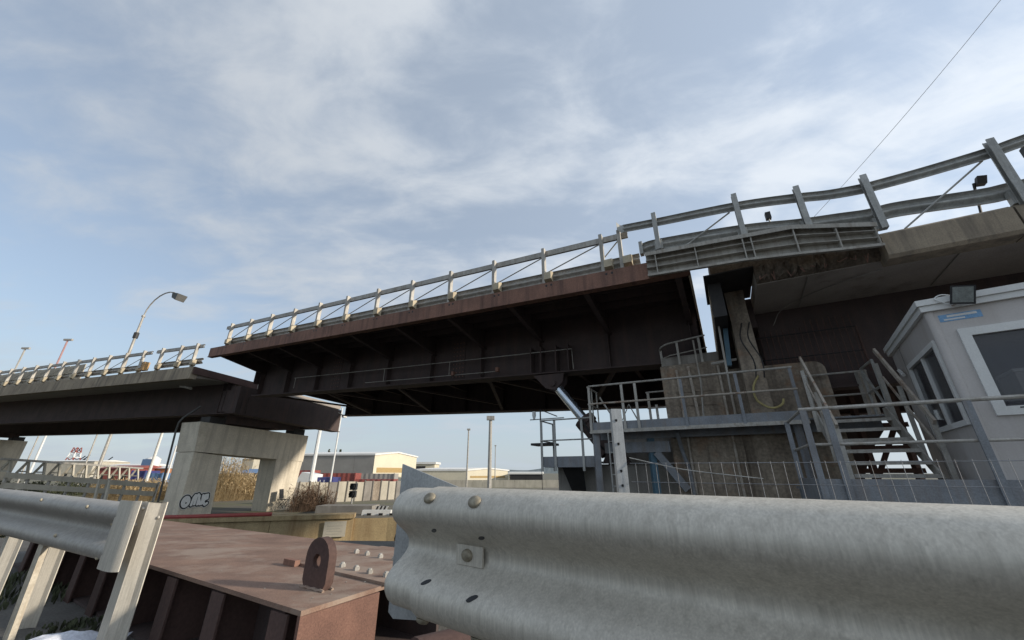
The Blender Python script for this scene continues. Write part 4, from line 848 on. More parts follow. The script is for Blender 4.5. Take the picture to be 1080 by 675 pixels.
# litter and weeds at the lower left
random.seed(11)
m = MB(); k = 9
c0 = V((-2.58, 2.66, -.945))
for i in range(k):
    for j in range(k):
        u_, v_ = i/(k-1)-.5, j/(k-1)-.5
        h = max(0, .09*(1-(u_*u_+v_*v_)*3.2)) + random.uniform(0, .028)
        m.v.append(c0 + V((u_*.42, v_*.34 + u_*.2, h)))
for i in range(k-1):
    for j in range(k-1): m.f.append((i*k+j, i*k+j+1, (i+1)*k+j+1, (i+1)*k+j))
m.build('plastic_sheet', PLASTIC, label='crumpled pale plastic sheet on the ground at the lower left', category='plastic sheet')
def tuft(c, r, n, h, leaf=.035, lean=.6):
    m = MB()
    for _ in range(n):
        a_ = random.uniform(0, 2*pi); d_ = r*math.sqrt(random.random()); p = V(c) + V((cos(a_)*d_, sin(a_)*d_, 0))
        hh = h*random.uniform(.4, 1)*(1-.5*d_/r); a2 = random.uniform(0, 2*pi); dr = V((cos(a2), sin(a2), 0)); sd_ = V((-dr.y, dr.x, 0))*leaf*.3
        t_ = p + dr*hh*lean*random.random() + ZZ*hh; mid = (p+t_)/2 + ZZ*hh*.12
        m.add([p-sd_*.5, p+sd_*.5, mid+sd_, t_, mid-sd_], [(0, 1, 2, 3, 4)])
    return m
m = MB()
for c_, r, n, h in (((-2.75, 3.0, -.95), .26, 150, .08), ((-3.9, 3.65, -.95), .35, 200, .13), ((-4.6, 4.1, -.95), .4, 160, .15), ((-2.95, 3.1, -.95), .15, 60, .06)):
    q = tuft(c_, r, n, h); m.add(q.v, q.f)
m.build('weeds', LEAF, kind='stuff', label='low green weeds growing along the quay behind the left guardrail', category='weeds')

# ------------------------------------------------------------------ far approach span and its piers
def zl(s, n=0): return 4.80 + .018*s - .035*max(n, 0)
fa = thing('approach_span', 'far approach span with a stained concrete edge and dark girders', 'bridge span', LB(20, 5, 2.8))
def l_slab(mb, s0, s1, n0, n1, t0, t1):
    return mb.hexa([LB(s0, n0, zl(s0, n0)-t1), LB(s1, n0, zl(s1, n0)-t1), LB(s1, n1, zl(s1, n1)-t1), LB(s0, n1, zl(s0, n1)-t1), LB(s0, n0, zl(s0, n0)-t0), LB(s1, n0, zl(s1, n0)-t0), LB(s1, n1, zl(s1, n1)-t0), LB(s0, n1, zl(s0, n1)-t0)])
m = MB(); m.hexa([LB(.05, .3, zl(0, 0)-.5), LB(70, .3, zl(70)-.5), LB(70, 2.3, zl(70, 2.3)-.28), LB(.05, 2.3, zl(0, 2.3)-.28), LB(.05, .3, zl(0)-.02), LB(70, .3, zl(70)-.02), LB(70, 2.3, zl(70, 2.3)-.02), LB(.05, 2.3, zl(0, 2.3)-.02)])
l_slab(m, .05, 70, 2.302, 9.9, .02, .28); m.build('deck_slab', CONC_SOFFIT, fa)
s = .0
while s < 40:
    m = MB(); l = 2.0; m.hexa([LB(s, -.02, zl(s)-.60), LB(s+l-.02, -.02, zl(s+l)-.60), LB(s+l-.02, .298, zl(s+l)-.58), LB(s, .298, zl(s)-.58), LB(s, .02, zl(s)), LB(s+l-.02, .02, zl(s+l)), LB(s+l-.02, .298, zl(s+l)), LB(s, .298, zl(s))]); m.build('edge_panel', CONC_EDGE, fa); s += l
m = MB(); l_slab(m, s, 70, -.02, .298, 0, .6); m.build('edge_panel', CONC_EDGE, fa)
for n in (2.2, 7.7):
    m = MB(); l_slab(m, .0, 70, n, n+.03, .285, 1.87); l_slab(m, -.3, 70, n-.24, n+.27, 1.872, 1.91); g = m.build('girder', RUST_DARK, fa)
    for s in (.25, .55): 
        q = MB(); q.bar(LB(s, n-.1, zl(s, n)-.3), LB(s, n-.1, zl(s, n)-1.86), .02, .18, NL); q.build('web_stiffener', RUST_DARK, g)
m = MB(); l_slab(m, -.06, .045, .05, 3.4, .0, .34); m.build('end_plate', RUST_MID, fa)
m = MB(); l_slab(m, -.75, -.07, 2.05, 9.2, .5, 1.87); l_slab(m, -.80, -.06, 1.95, 9.3, 1.872, 1.91); g = m.build('end_cross_beam', RUST_DARK, fa)
for s, n in ((-.77, 2.3), (-.77, 2.6)): 
    q = MB(); l_slab(q, s, s+.02, n, n+.16, 1.0, 1.87); q.build('plate', RUST_DARK, g)
m = MB(); l_slab(m, -.5, .5, 2.04, 2.05, .7, 1.8)
m.build('side_plate', RUST_DARK, fa)
MB().tube([LB(2.1, .9, 4.15), LB(1.6, .8, 4.08), LB(1.3, 1.0, 4.0)], .06, 8).build('drain_spout', GALV_OLD, fa)
MB().tube([LB(1.2, 1.6, 3.2), LB(1.6, 1.2, 2.6), LB(1.7, 1.12, 2.35), LB(1.8, 1.16, 2.0), LB(1.82, 1.42, -2.0)], .045, 8).build('downpipe', DARKGREY, fa)
t = thing('under_deck_lamp', 'small white lamp at the end of the dark cross beam under the lifting span', 'lamp', LB(-.8, 9.2, 3.3))
MB().fbox(LB, -1.0, -.82, 9.2, 9.5, 3.5, 3.64).build('lamp_body', WHITEP, t)
MB().bar(LB(-.7, 8.9, 3.8), LB(-.9, 9.3, 3.62), .06, .05).build('bracket', GALV, t)

def pier_frame(name, label, F, s0, s1, zc0, zc1, zb, group):
    p = thing(name, label, 'pier', F((s0+s1)/2, 4.5, zb), group); dv = F(s1, 0, 0)-F(s0, 0, 0)
    m = MB(); m.prism([F(s0, 1.42, zc0), F(s0, 1.30, zc1), F(s0, 7.90, zc1-.14), F(s0, 7.86, zc0-.3)], dv); m.build('cap_beam', CONC, p)
    for (a0, b0, a1, b1, zz_) in ((1.55, 3.08, 1.44, 2.84, zc0), (6.12, 7.62, 5.98, 7.84, zc0-.17)):
        q = MB(); q.hexa([F(s0+.1, a0, zb-.3), F(s1-.1, a0, zb-.3), F(s1-.1, b0, zb-.3), F(s0+.1, b0, zb-.3), F(s0+.03, a1, zz_-.02), F(s1-.03, a1, zz_-.02), F(s1-.03, b1, zz_-.14), F(s0+.03, b1, zz_-.14)]); q.build('column', CONC, p)
    for n in (2.2, 7.3): MB().fbox(F, s0+.15, s0+.85, n-.4, n+.4, zc1-.15, zc1+.36-.02*n).build('bearing', DARK, p)
    MB().fbox(F, s0+.2, s0+.3, 2.6, 7.3, zc1+.08, zc1+.5).build('gap_filler', RUST_DARK, p)  # added dark strip, darkens the open gap between cap and girders
    return p
PF = lambda s, n, z: LB(s, n, z)
pier = pier_frame('approach_pier', 'pale concrete portal pier with silver graffiti under the far approach', PF, .38, 1.75, .97, 2.36, ZG, 'portal piers')
pier_frame('approach_pier', 'second pale concrete pier at the left edge of the picture', PF, 34.6, 36.0, 1.35, 2.9, ZG, 'portal piers')
# graffiti: silver bubble letters with a black outline
def text_mesh(body, size, off, shear=0.0):
    cu = bpy.data.curves.new('letters', 'FONT'); cu.body = body; cu.size = size; cu.offset = off; cu.shear = shear; cu.space_character = .92; cu.resolution_u = 4
    o = bpy.data.objects.new('letters', cu); C.objects.link(o); bpy.context.view_layer.update()
    me = bpy.data.meshes.new_from_object(o.evaluated_get(bpy.context.evaluated_depsgraph_get()))
    bpy.data.objects.remove(o); return me
def put_text(name, body, size, off, P, xd, zd, m, parent, shear=0.0):
    me = text_mesh(body, size, off, shear); org = V(parent['_o']); nz = V(xd).cross(V(zd))
    for v in me.vertices: v.co = V(P) + V(xd)*v.co.x + V(zd)*v.co.y + nz*v.co.z - org
    me.materials.clear(); me.materials.append(m); o = bpy.data.objects.new(name, me); C.objects.link(o); o.parent = parent; return o
face = lambda n, z, d: PF(.445-d, n, z)                  # just in front of the near column face
def strokes(name, paths, r, depth, m_):
    mb = MB(); k_ = 0
    for pth_ in paths:
        for p in densify([V((x, y, 0)) for x, y in pth_], .02):
            d_ = depth + k_*.00002; k_ += 1; ring = [face(1.50+p.x+r*cos(2*pi*i/14), -1.50+p.y+r*sin(2*pi*i/14), d_) for i in range(14)]
            mb.add(ring, [tuple(range(14))])
    return mb.build(name, m_, pier)
ell = lambda cx_, cy_, rx, ry, a0=0, a1=2*pi, k_=20: [(cx_+rx*cos(a0+(a1-a0)*i/k_), cy_+ry*sin(a0+(a1-a0)*i/k_)) for i in range(k_+1)]
letters = [ell(.22, .26, .14, .20), ell(.22, .24, .06, .10),
           [(.50, .10), (.53, .42), (.58, .52), (.64, .46), (.63, .14)], [(.64, .46), (.70, .55), (.77, .48), (.77, .12)],
           [(.80, .30), (.88, .12), (.96, .14), (.93, .50)], [(1.02, .30), (1.16, .36), (1.14, .52), (1.04, .50), (1.02, .18), (1.12, .08), (1.20, .14)]]
strokes('graffiti_halo', letters, .135, .004, GRAFW); strokes('graffiti_outline', letters, .113, .008, GRAFB); strokes('graffiti_fill', letters, .058, .014, GRAFW)
strokes('graffiti_dot', [[(.24, .20), (.25, .21)]], .03, .02, GRAFB)

# amber lantern at the joint, lamp posts on the deck
t = thing('amber_lantern', 'amber warning lantern box strapped to the far approach guardrail', 'lantern', LB(4.0, .1, 4.85))
MB().fbox(LB, 3.8, 4.2, -.10, .14, 4.95, 5.38).build('lantern_body', ORANGE, t)
MB().fbox(LB, 4.0, 4.22, -.12, -.101, 5.05, 5.42).build('lantern_shield', GALV_OLD, t)
def lamp_post(label, base, h, arm, head, m_=GALV_OLD, lean=V((0, 0, 0)), ring=True):
    t = thing('lamp_post', label, 'lamp post', base, 'street lamps')
    b = V(base); d = V(arm); top = b + ZZ*h
    MB().tube([b, b+ZZ*(h*.62), top], [.075, .065, .05], 10).build('pole', m_, t, smooth=True)
    if d.length > .1:
        pts = [top] + [top + d*(.5*(1-cos(a_))) + ZZ*(sin(a_)*d.length*.42) for a_ in [i*pi*.72/8 for i in range(1, 9)]]
        MB().tube(pts, .035, 8).build('arm', m_, t, smooth=True); e = pts[-1]
    else: e = top
    if head:
        dn = d.normalized() if d.length > .1 else V((1, 0, 0)); q = MB(); sd_ = V((-dn.y, dn.x, 0))
        q.hexa([e - sd_*.22 - ZZ*.28, e + dn*.42 - sd_*.22 - ZZ*.50, e + dn*.42 + sd_*.22 - ZZ*.50, e + sd_*.22 - ZZ*.28, e - sd_*.26 + ZZ*.02, e + dn*.55 - sd_*.26 - ZZ*.12, e + dn*.55 + sd_*.26 - ZZ*.12, e + sd_*.26 + ZZ*.02]); q.build('lamp_head', DARKGREY, t)
        if ring:
            MB().tube([b+ZZ*h*.63, b+ZZ*h*.72], .12, 8).build('sensor_box', DARK, t)
            MB().tube([top-ZZ*.06, top+ZZ*.04], .09, 10).build('collar', GALV_OLD, t)
    return t
lamp_post('tall curved lamp post with a square head on the far approach span', LB(7.05, .55, 4.9), 3.75, AL*-3.1, True)

# parapet panels further along the approach
t = thing('parapet_panels', 'pale sheet panels behind the guardrail at the far left of the bridge', 'parapet', LB(18, .9, 5.1))
for i in range(7):
    s = 11.6+1.7*i; MB().fbox(LB, s, s+1.64, .75, .79, zl(s)+.05, zl(s)+1.2).build('panel', CONC_LIGHT, t)
for i, (u, v, h, m_) in enumerate(((57, 390, 4.4, PALEPINK), (12, 397, 4.2, GALV_OLD))):
    p = at(u, v, 24+2*i); t = thing('mast', ('thin reddish mast with a small lamp above the bridge deck', 'thin grey mast with a short crossbar at the far left of the bridge')[i], 'mast', (p.x, p.y, zl(14)+.0))
    MB().tube([(p.x, p.y, zl(14)), (p.x, p.y, p.z+2.0)], .05, 6).build('pole', m_, t)
    MB().bar((p.x-.25, p.y, p.z+2.05), (p.x+.3, p.y, p.z+2.05), .12, .12).build('lamp_head', GALV_OLD, t)

# ------------------------------------------------------------------ quay wall in front of the pier
qw = thing('quay_wall', 'tan concrete quay wall with a red pipe along its top', 'wall', (-10.5, 19.5, -3.9))
wl = [V((-16.2, 18.0, 0)), V((-14.3, 18.45, 0)), V((-7.55, 20.42, 0))]
for a_, b_ in zip(wl[:-1], wl[1:]):
    d = (b_-a_).normalized(); nn_ = V((-d.y, d.x, 0)); L_ = (b_-a_).length; k = max(1, int(L_/2.4))
    for i in range(k):
        p = a_ + d*(L_*i/k); q = a_ + d*(L_*(i+1)/k-.02)
        m = MB(); m.hexa([p-nn_*.25+ZZ*-3.9, q-nn_*.25+ZZ*-3.9, q+nn_*.25+ZZ*-3.9, p+nn_*.25+ZZ*-3.9, p-nn_*.2+ZZ*-1.98, q-nn_*.2+ZZ*-1.98, q+nn_*.25+ZZ*-1.98, p+nn_*.25+ZZ*-1.98]); m.build('wall_block', CONC_WALL, qw)
    m = MB(); m.hexa([a_-nn_*.32+ZZ*-1.978, b_-nn_*.32+ZZ*-1.978, b_+nn_*.6+ZZ*-1.978, a_+nn_*.6+ZZ*-1.978, a_-nn_*.32+ZZ*-1.80, b_-nn_*.32+ZZ*-1.80, b_+nn_*.6+ZZ*-1.80, a_+nn_*.6+ZZ*-1.80]); m.build('coping', CONC_WALL, qw)
MB().tube([V((-16.3, 17.75, -1.74)), V((-14.2, 18.25, -1.74)), V((-10.9, 19.25, -1.72))], .08, 8).build('red_pipe', PINKP, qw)
t = thing('quay_wall', 'lower pale concrete quay wall right of the white notice', 'wall', (-6.5, 20.8, -3.9))
for i in range(3):
    a_ = V((-7.5+1.5*i, 20.55+.12*i, 0)); b_ = a_ + V((1.47, .12, 0)); m = MB(); m.hexa([a_+ZZ*-3.9, b_+ZZ*-3.9, b_+V((0, .4, -3.9)), a_+V((0, .4, -3.9)), a_+ZZ*-2.02, b_+ZZ*-2.02, b_+V((0, .4, -2.02)), a_+V((0, .4, -2.02))]); m.build('wall_block', CONC_WALL if i else CONC_LIGHT, t)
m = MB(); k = 14; c_ = at(424, 568, 20.2)
m.tube([c_ + V((cos(2*pi*i/k)*.28, 0, sin(2*pi*i/k)*.28)) for i in range(k+1)], .09, 8, False); m.build('tyre_fender', BLACKP, t)
t = thing('notice_board', 'white notice board with faint lines fixed to the tan quay wall', 'notice board', (-8.4, 19.85, -2.75))
d = (wl[2]-wl[1]).normalized(); nn_ = V((-d.y, d.x, 0)); p = wl[2] - d*1.15 - nn_*.27
def qb(x0, x1, z0, z1, e0, e1): 
    m = MB(); m.hexa([p+d*x0-nn_*e0+ZZ*z0, p+d*x1-nn_*e0+ZZ*z0, p+d*x1-nn_*e1+ZZ*z0, p+d*x0-nn_*e1+ZZ*z0, p+d*x0-nn_*e0+ZZ*z1, p+d*x1-nn_*e0+ZZ*z1, p+d*x1-nn_*e1+ZZ*z1, p+d*x0-nn_*e1+ZZ*z1]); return m
qb(-.1, .85, -2.72, -2.08, .02, .06).build('board', CONC_LIGHT, t)
for i in range(4): qb(.03, .7-.1*(i % 2), -2.28-.11*i, -2.265-.11*i, .061, .064).build('line', GREYCLAD, t)
# folding chair by the far column
cx = PF(-.35, 6.35, -1.8)
t = thing('folding_chair', 'dark folding chair standing on the quay in front of the right pier column', 'chair', cx)
m = MB(); m.bar(cx+V((-.22, 0, .42)), cx+V((.22, 0, .42)), .4, .03); m.build('seat', DARK, t)
m = MB(); m.bar(cx+V((-.22, .18, .45)), cx+V((-.32, .18, .95)), .4, .03, V((1, 0, 0))); m.build('backrest', DARK, t)
for x, y in ((-.2, -.17), (.2, -.17), (-.2, .17), (.2, .17)): MB().tube([cx+V((x, y, .42)), cx+V((-x*.8, y, 0))], .014, 5).build('leg', DARK, t)

# ------------------------------------------------------------------ background
def shed(name, label, c0, along, back, Lw, Dw, hz, apex, wall_m, gable_m, band=None, roof_over=.25):
    c0 = V(c0); al = V(along).normalized(); bk = V(back).normalized(); z0 = c0.z
    t = thing(name, label, 'warehouse', c0)
    def P(a_, b_, z): return c0 + al*a_ + bk*b_ + ZZ*(z)
    # long wall along 'along', gable wall along 'back'
    k = max(1, int(Lw/4))
    for i in range(k):
        m = MB(); m.hexa([P(Lw*i/k+.03, 0, 0), P(Lw*(i+1)/k-.03, 0, 0), P(Lw*(i+1)/k-.03, .15, 0), P(Lw*i/k+.03, .15, 0), P(Lw*i/k+.03, 0, hz), P(Lw*(i+1)/k-.03, 0, hz), P(Lw*(i+1)/k-.03, .15, hz), P(Lw*i/k+.03, .15, hz)]); m.build('wall_panel', wall_m, t)
    m = MB(); m.prism([P(-.01, 0, 0), P(-.01, Dw, 0), P(-.01, Dw, hz), P(-.01, Dw/2, apex), P(-.01, 0, hz)], al*.2); m.build('gable_wall', gable_m, t)
    m = MB(); m.prism([P(Lw, .2, 0), P(Lw, Dw, 0), P(Lw, Dw, hz), P(Lw, Dw/2, apex), P(Lw, .2, hz)], al*-.2); m.build('gable_wall', wall_m, t)
    m = MB(); m.hexa([P(.25, Dw-.15, 0), P(Lw-.25, Dw-.15, 0), P(Lw-.25, Dw, 0), P(.25, Dw, 0), P(.25, Dw-.15, hz), P(Lw-.25, Dw-.15, hz), P(Lw-.25, Dw, hz), P(.25, Dw, hz)]); m.build('rear_wall', wall_m, t)
    o = roof_over
    m = MB(); m.prism([P(-o, -o, hz+.01), P(-o, Dw/2, apex+.02), P(-o, Dw+o, hz+.01), P(-o, Dw+o, hz+.32), P(-o, Dw/2, apex+.34), P(-o, -o, hz+.42)], al*(Lw+2*o)); m.build('roof', ROOFW, t)
    if band:
        m = MB(); m.hexa([P(-.06, 1, hz*.36), P(-.02, 1, hz*.36), P(-.02, Dw-1, hz*.36), P(-.06, Dw-1, hz*.36), P(-.06, 1, hz*.55), P(-.02, 1, hz*.55), P(-.02, Dw-1, hz*.55), P(-.06, Dw-1, hz*.55)]); m.build('door_band', band, t)
    return t
p = at(393, 500, 95); p.z = ZG
shed('warehouse', 'largest warehouse with long side greyed for shade and sunlit cream gable, left of the guardrail end', p, (-1, .10, 0), (.5, 1, 0), 19.5, 15, 5.9, 6.7, GREYCLAD, CREAM, TAN)  # grey side and cream gable carry shade and sunlight in their colours
p = at(492, 505, 100); p.z = ZG
shed('warehouse', 'low cream warehouse with white roof behind the thick grey pole', p, (-1, .05, 0), (.95, .8, 0), 13, 13, 2.5, 3.0, CREAM, CREAM, TAN)
p = at(537, 508, 100); p.z = ZG
shed('warehouse', 'small shed with dark panels for its shaded open front at the right end of the far warehouses', p, (1, .02, 0), (.1, 1, 0), 8, 9, 1.75, 2.0, DARK, CREAM)  # dark wall panels paint the shade inside the open front
t = thing('office_block', 'small flat roofed white block between the two far warehouses', 'building', at(447, 505, 125).xy.to_3d()+ZZ*ZG)
p = at(447, 505, 125); MB().fbox(lambda x, y, z: V((p.x+x, p.y+y, z)), -3.2, 3.0, 0, 8, ZG, 2.6).build('wall', CREAM, t); MB().fbox(lambda x, y, z: V((p.x+x, p.y+y, z)), -3.6, 3.4, -.4, 8.4, 2.602, 3.2).build('roof', ROOFW, t)
MB().fbox(lambda x, y, z: V((p.x+x, p.y+y, z)), -2.6, .2, -.05, -.002, 1.2, 2.0).build('window', DARK, t)
t = thing('boundary_wall', 'low pale boundary wall in front of the far warehouses', 'wall', (0, 62, ZG))
for i in range(14): MB().fbox(lambda x, y, z: V((x, y, z)), -14+1.6*i, -14+1.6*i+1.57, 62, 62.15, ZG, -.95).build('wall_block', CONC_LIGHT, t)
# concrete panel fence
t = thing('panel_fence', 'grey concrete panel fence behind the dry scrub and traffic light', 'fence', (-14, 33, ZG))
a_ = at(303, 520, 29); b_ = at(425, 520, 35); a_.z = b_.z = 0; d = (b_-a_).normalized(); nn_ = V((-d.y, d.x, 0)); L_ = (b_-a_).length; k = 13
for i in range(k):
    p, q = a_ + d*(L_*i/k+.02), a_ + d*(L_*(i+1)/k-.03); h = -.62+random.uniform(-.04, .04)
    m = MB(); m.hexa([p+ZZ*ZG, q+ZZ*ZG, q+nn_*.12+ZZ*ZG, p+nn_*.12+ZZ*ZG, p+ZZ*h, q+ZZ*h, q+nn_*.12+ZZ*h, p+nn_*.12+ZZ*h]); m.build('panel', CONC_BROWN if i in (9,) else CONC_LIGHT if i % 4 else CONC_GREY, t)
    MB().bar(p-d*.02+ZZ*ZG-nn_*.03, p-d*.02+ZZ*(h+.06)-nn_*.03, .07, .09).build('fence_post', CONC_GREY, t)
# containers and trailers behind the fence
def container(label, u0, u1, v1, y, h, m_, name='container', cat='container', zb=ZG, dep=2.4):
    a_, b_ = at(u0, v1, y), at(u1, v1, y); top = a_.z; t = thing(name, label, cat, ((a_.x+b_.x)/2, y, zb))
    m = MB(); n_ = max(6, int((b_.x-a_.x)/.35)); pts = []
    for i in range(n_+1):
        x = a_.x + (b_.x-a_.x)*i/n_; e = .05 if i % 2 else 0; pts.append((x, y+e, zb+.15)) 
    pts += [(b_.x, y+dep, zb+.15), (a_.x, y+dep, zb+.15)]
    m.prism(pts, (0, 0, top-zb-.15)); m.build('container_body', m_, t)
    for x in (a_.x, b_.x): MB().bar((x, y-.03, zb), (x, y-.03, top+.05), .16, .16).build('corner_post', m_, t)
    return t, a_, b_, top
container('long red container row behind the concrete fence', 336, 375, 499, 60, 2.6, REDP)
container('red container low behind the right end of the concrete fence', 376, 415, 505.5, 58, 2.0, REDP)
container('grey container with pale roof above the red one at the fence end', 376, 416, 499.5, 64, 2.6, GREYCLAD)
container('dark red container half hidden by the pier column', 312, 331, 496, 66, 2.6, REDP)
tr, a_, b_, top = container('navy blue trailer with white letters behind the concrete fence', 327, 351, 503.3, 50, 2.6, NAVY, 'trailer', 'trailer')
put_text('lettering', 'P U', 1.0, 0, V((a_.x+.5, 49.95, top-1.0)), V((1, 0, 0)), ZZ, WHITEP, tr)
t = thing('truck_cab', 'white truck cab in front of the navy trailer', 'truck', at(322, 505, 50).xy.to_3d()+ZZ*ZG)
p = at(322, 505, 49.5); m = MB(); m.prism([(p.x-.9, 49, ZG+.5), (p.x+1.2, 49, ZG+.5), (p.x+1.2, 49, p.z+.5), (p.x-.3, 49, p.z+.75), (p.x-.9, 49, p.z-.4)], (0, 2.3, 0)); m.build('cab_body', WHITEP, t)
for x in (-.4, .8): MB().tube([(p.x+x, 48.95, ZG+.5), (p.x+x, 49.3, ZG+.5)], .5, 14).build('wheel', BLACKP, t)
# traffic light
p = at(369, 541, 24); t = thing('traffic_light', 'black traffic light on a pale pole in front of the panel fence', 'traffic light', (p.x, p.y, ZG))
MB().tube([(p.x, p.y, ZG), (p.x+.02, p.y, -.55)], .05, 8).build('pole', GALV, t)
for k_, z in enumerate((-.72, -1.12)):
    q = MB(); q.fbox(lambda x, y, zz_: V((p.x+x, p.y+y, zz_)), -.16, .18, -.14, .14, z-.17, z+.17); hb = q.build('signal_housing', BLACKP, t)
    MB().tube([(p.x+.01, p.y-.3, z+.02), (p.x+.01, p.y-.145, z)], [.13, .12], 10, False).build('visor', BLACKP, hb)
# striped barrier and white block
t = thing('striped_barrier', 'black and white striped barrier board at the quay edge', 'barrier', at(380, 540, 23).xy.to_3d()+ZZ*ZG)
a_, b_ = at(356, 536, 23), at(407, 537, 23); k = 26
for i in range(k):
    p, q = a_ + (b_-a_)*(i/k), a_ + (b_-a_)*((i+1)/k); e = V((.12, 0, 0))
    m = MB(); m.hexa([p+ZZ*-.14, q+ZZ*-.14, q+V((0, .04, -.14)), p+V((0, .04, -.14)), p+e+ZZ*.14, q+e+ZZ*.14, q+e+V((0, .04, .14)), p+e+V((0, .04, .14))]); m.build('stripe', WHITEP if i % 2 else DARK, t)
for f_ in (.05, .5, .95): p = a_ + (b_-a_)*f_; MB().bar(p+V((0, .07, -.1)), V((p.x, p.y+.07, ZG)), .06, .06).build('leg', GALV, t)
t = thing('concrete_barrier', 'white concrete barrier block below the striped board', 'barrier', at(396, 545, 21.8).xy.to_3d()+ZZ*ZG)
a_, b_ = at(382, 538, 21.8), at(412, 538, 21.8); z1 = a_.z
m = MB(); m.prism([(a_.x, 21.75, ZG), (a_.x, 21.85, z1), (a_.x, 22.05, z1), (a_.x, 22.15, ZG)], (b_.x-a_.x, 0, 0)); m.build('block', WHITEP, t)
for x in (.3, .9, 1.45): MB().fbox(lambda xx_, y, z: V((a_.x+xx_, y, z)), x, x+.2, 21.70, 21.745, ZG, ZG+.1).build('foot_recess', DARK, t)
# dark quay kerb block behind wall end
m = MB(); p = at(352, 540, 22.5); m.fbox(lambda x, y, z: V((p.x+x, p.y+y, z)), -1.0, 2.0, 0, 1.2, ZG, -1.62); m.build('kerb_block', CONC_GREY, label='low grey concrete kerb block behind the quay wall coping', category='kerb')

# light poles and masts in the background
def bpole(label, u, vb, vt, y, r, m_, head=True, name='light_pole', zb=ZG):
    p = at(u, vb, y); q = at(u, vt, y); t = thing(name, label, 'light pole', (p.x, y, zb), 'light poles beyond the canal')
    MB().tube([(p.x, y, zb), (p.x, y, q.z)], [r*1.3, r], 8).build('pole', m_, t)
    if head: MB().bar((p.x-r*2.5, y, q.z), (p.x+r*2.5, y, q.z), r*3, r*2.5).build('lamp_head', GALV_OLD, t)
bpole('thick grey light pole standing between the warehouses and the jack', 516, 512, 441, 48, .19, GALV_OLD)
bpole('slim pole just left of the thick grey light pole', 492, 510, 453, 60, .10, GALV_OLD)
bpole('thinnest grey pole right of the thick grey light pole', 522, 505, 470, 75, .07, GALV)
bpole('white light pole beside the right pier column', 329, 500, 430, 42, .17, WHITEP, False)
bpole('thin pale pole in front of the red containers', 348, 510, 430, 40, .07, WHITEP, False)
bpole('tall white pole rising behind the graffiti pier', 150, 520, 430, 34, .09, WHITEP, False)
bpole('slim pale pole left of the white pole behind the graffiti pier', 103, 495, 430, 55, .16, GALV_OLD, False)
bpole('thin distant pole near the red and white radio tower', 90, 490, 430, 60, .08, GALV_OLD, False)
bpole('pale slanting light pole near the left edge pier', 35, 490, 430, 52, .10, WHITEP, False)
bpole('thin pole at the far left beside the left edge pier', 27, 490, 430, 60, .07, GALV_OLD, False)
bpole('short pale pole close to the graffiti pier edge', 172, 515, 470, 40, .07, WHITEP, False)
# lattice radio tower
p = at(74, 492, 170); t = thing('radio_tower', 'small red and white lattice radio tower on the skyline', 'tower', (p.x, 170, ZG)); zt_ = at(74, 472, 170).z
for i in range(6):
    z0 = ZG + (zt_-ZG)*i/6; z1 = ZG + (zt_-ZG)*(i+1)/6; w0, w1 = 2.4*(1-i/9), 2.4*(1-(i+1)/9); m = MB()
    for sx, sy in ((1, 1), (1, -1), (-1, 1), (-1, -1)):
        m.bar((p.x+sx*w0, 170+sy*w0, z0), (p.x+sx*w1, 170+sy*w1, z1), .35, .35); m.bar((p.x+sx*w0, 170+sy*w0, z0), (p.x-sx*w1, 170+sy*w1, z1), .2, .2)
    for a_, b_ in (((1, 1), (1, -1)), ((1, -1), (-1, -1)), ((-1, -1), (-1, 1)), ((-1, 1), (1, 1))): m.bar((p.x+a_[0]*w0, 170+a_[1]*w0, z0+.1), (p.x+b_[0]*w0, 170+b_[1]*w0, z0+.1), .25, .25)
    m.build('lattice_section', REDP if i % 2 else WHITEP, t)
# long trestle pipe rack / guard fence on the left shore
t = thing('trestle_fence', 'long pale trestle barrier with A shaped legs on the left shore', 'fence', (-32, 30, ZG))
a_, b_ = at(2, 484, 30), at(150, 494, 46)
MB().bar(a_, b_, .2, .16).build('top_rail', GALV_OLD, t)
for i in range(11):
    p = a_ + (b_-a_)*((i+.5)/11)
    for s_ in (-1, 1): MB().bar(p, V((p.x+s_*.7, p.y-.2, p.z-1.5)), .13, .13).build('leg', CONC_LIGHT, t)
    MB().bar(V((p.x-.35, p.y-.12, p.z-.8)), V((p.x+.35, p.y-.12, p.z-.8)), .1, .1).build('cross_bar', CONC_LIGHT, t)
t = thing('shore_guardrail', 'pale double guardrail along the left shore in front of the bushes', 'guardrail', (-26, 22, ZG))
for dz in (0, -.5):
    MB().bar(at(5, 501, 22)+ZZ*dz, at(165, 512, 27)+ZZ*dz, .08, .28).build('rail', CONC_LIGHT, t)
for i in range(9):
    p = at(5, 501, 22).lerp(at(165, 512, 27), i/8); MB().bar(p+ZZ*.2+V((0, .1, 0)), V((p.x, p.y+.1, ZG)), .1, .1).build('post', GALV_OLD, t)
t = thing('rail_posts', 'pair of short pale posts on the left shore beside the near guardrail end', 'posts', at(112, 515, 18).xy.to_3d()+ZZ*-2.0)
for u in (105, 116): 
    p = at(u, 521, 18); MB().bar(V((p.x, 18, ZG)), at(u, 506, 18), .08, .08).build('post', CONC_LIGHT, t)
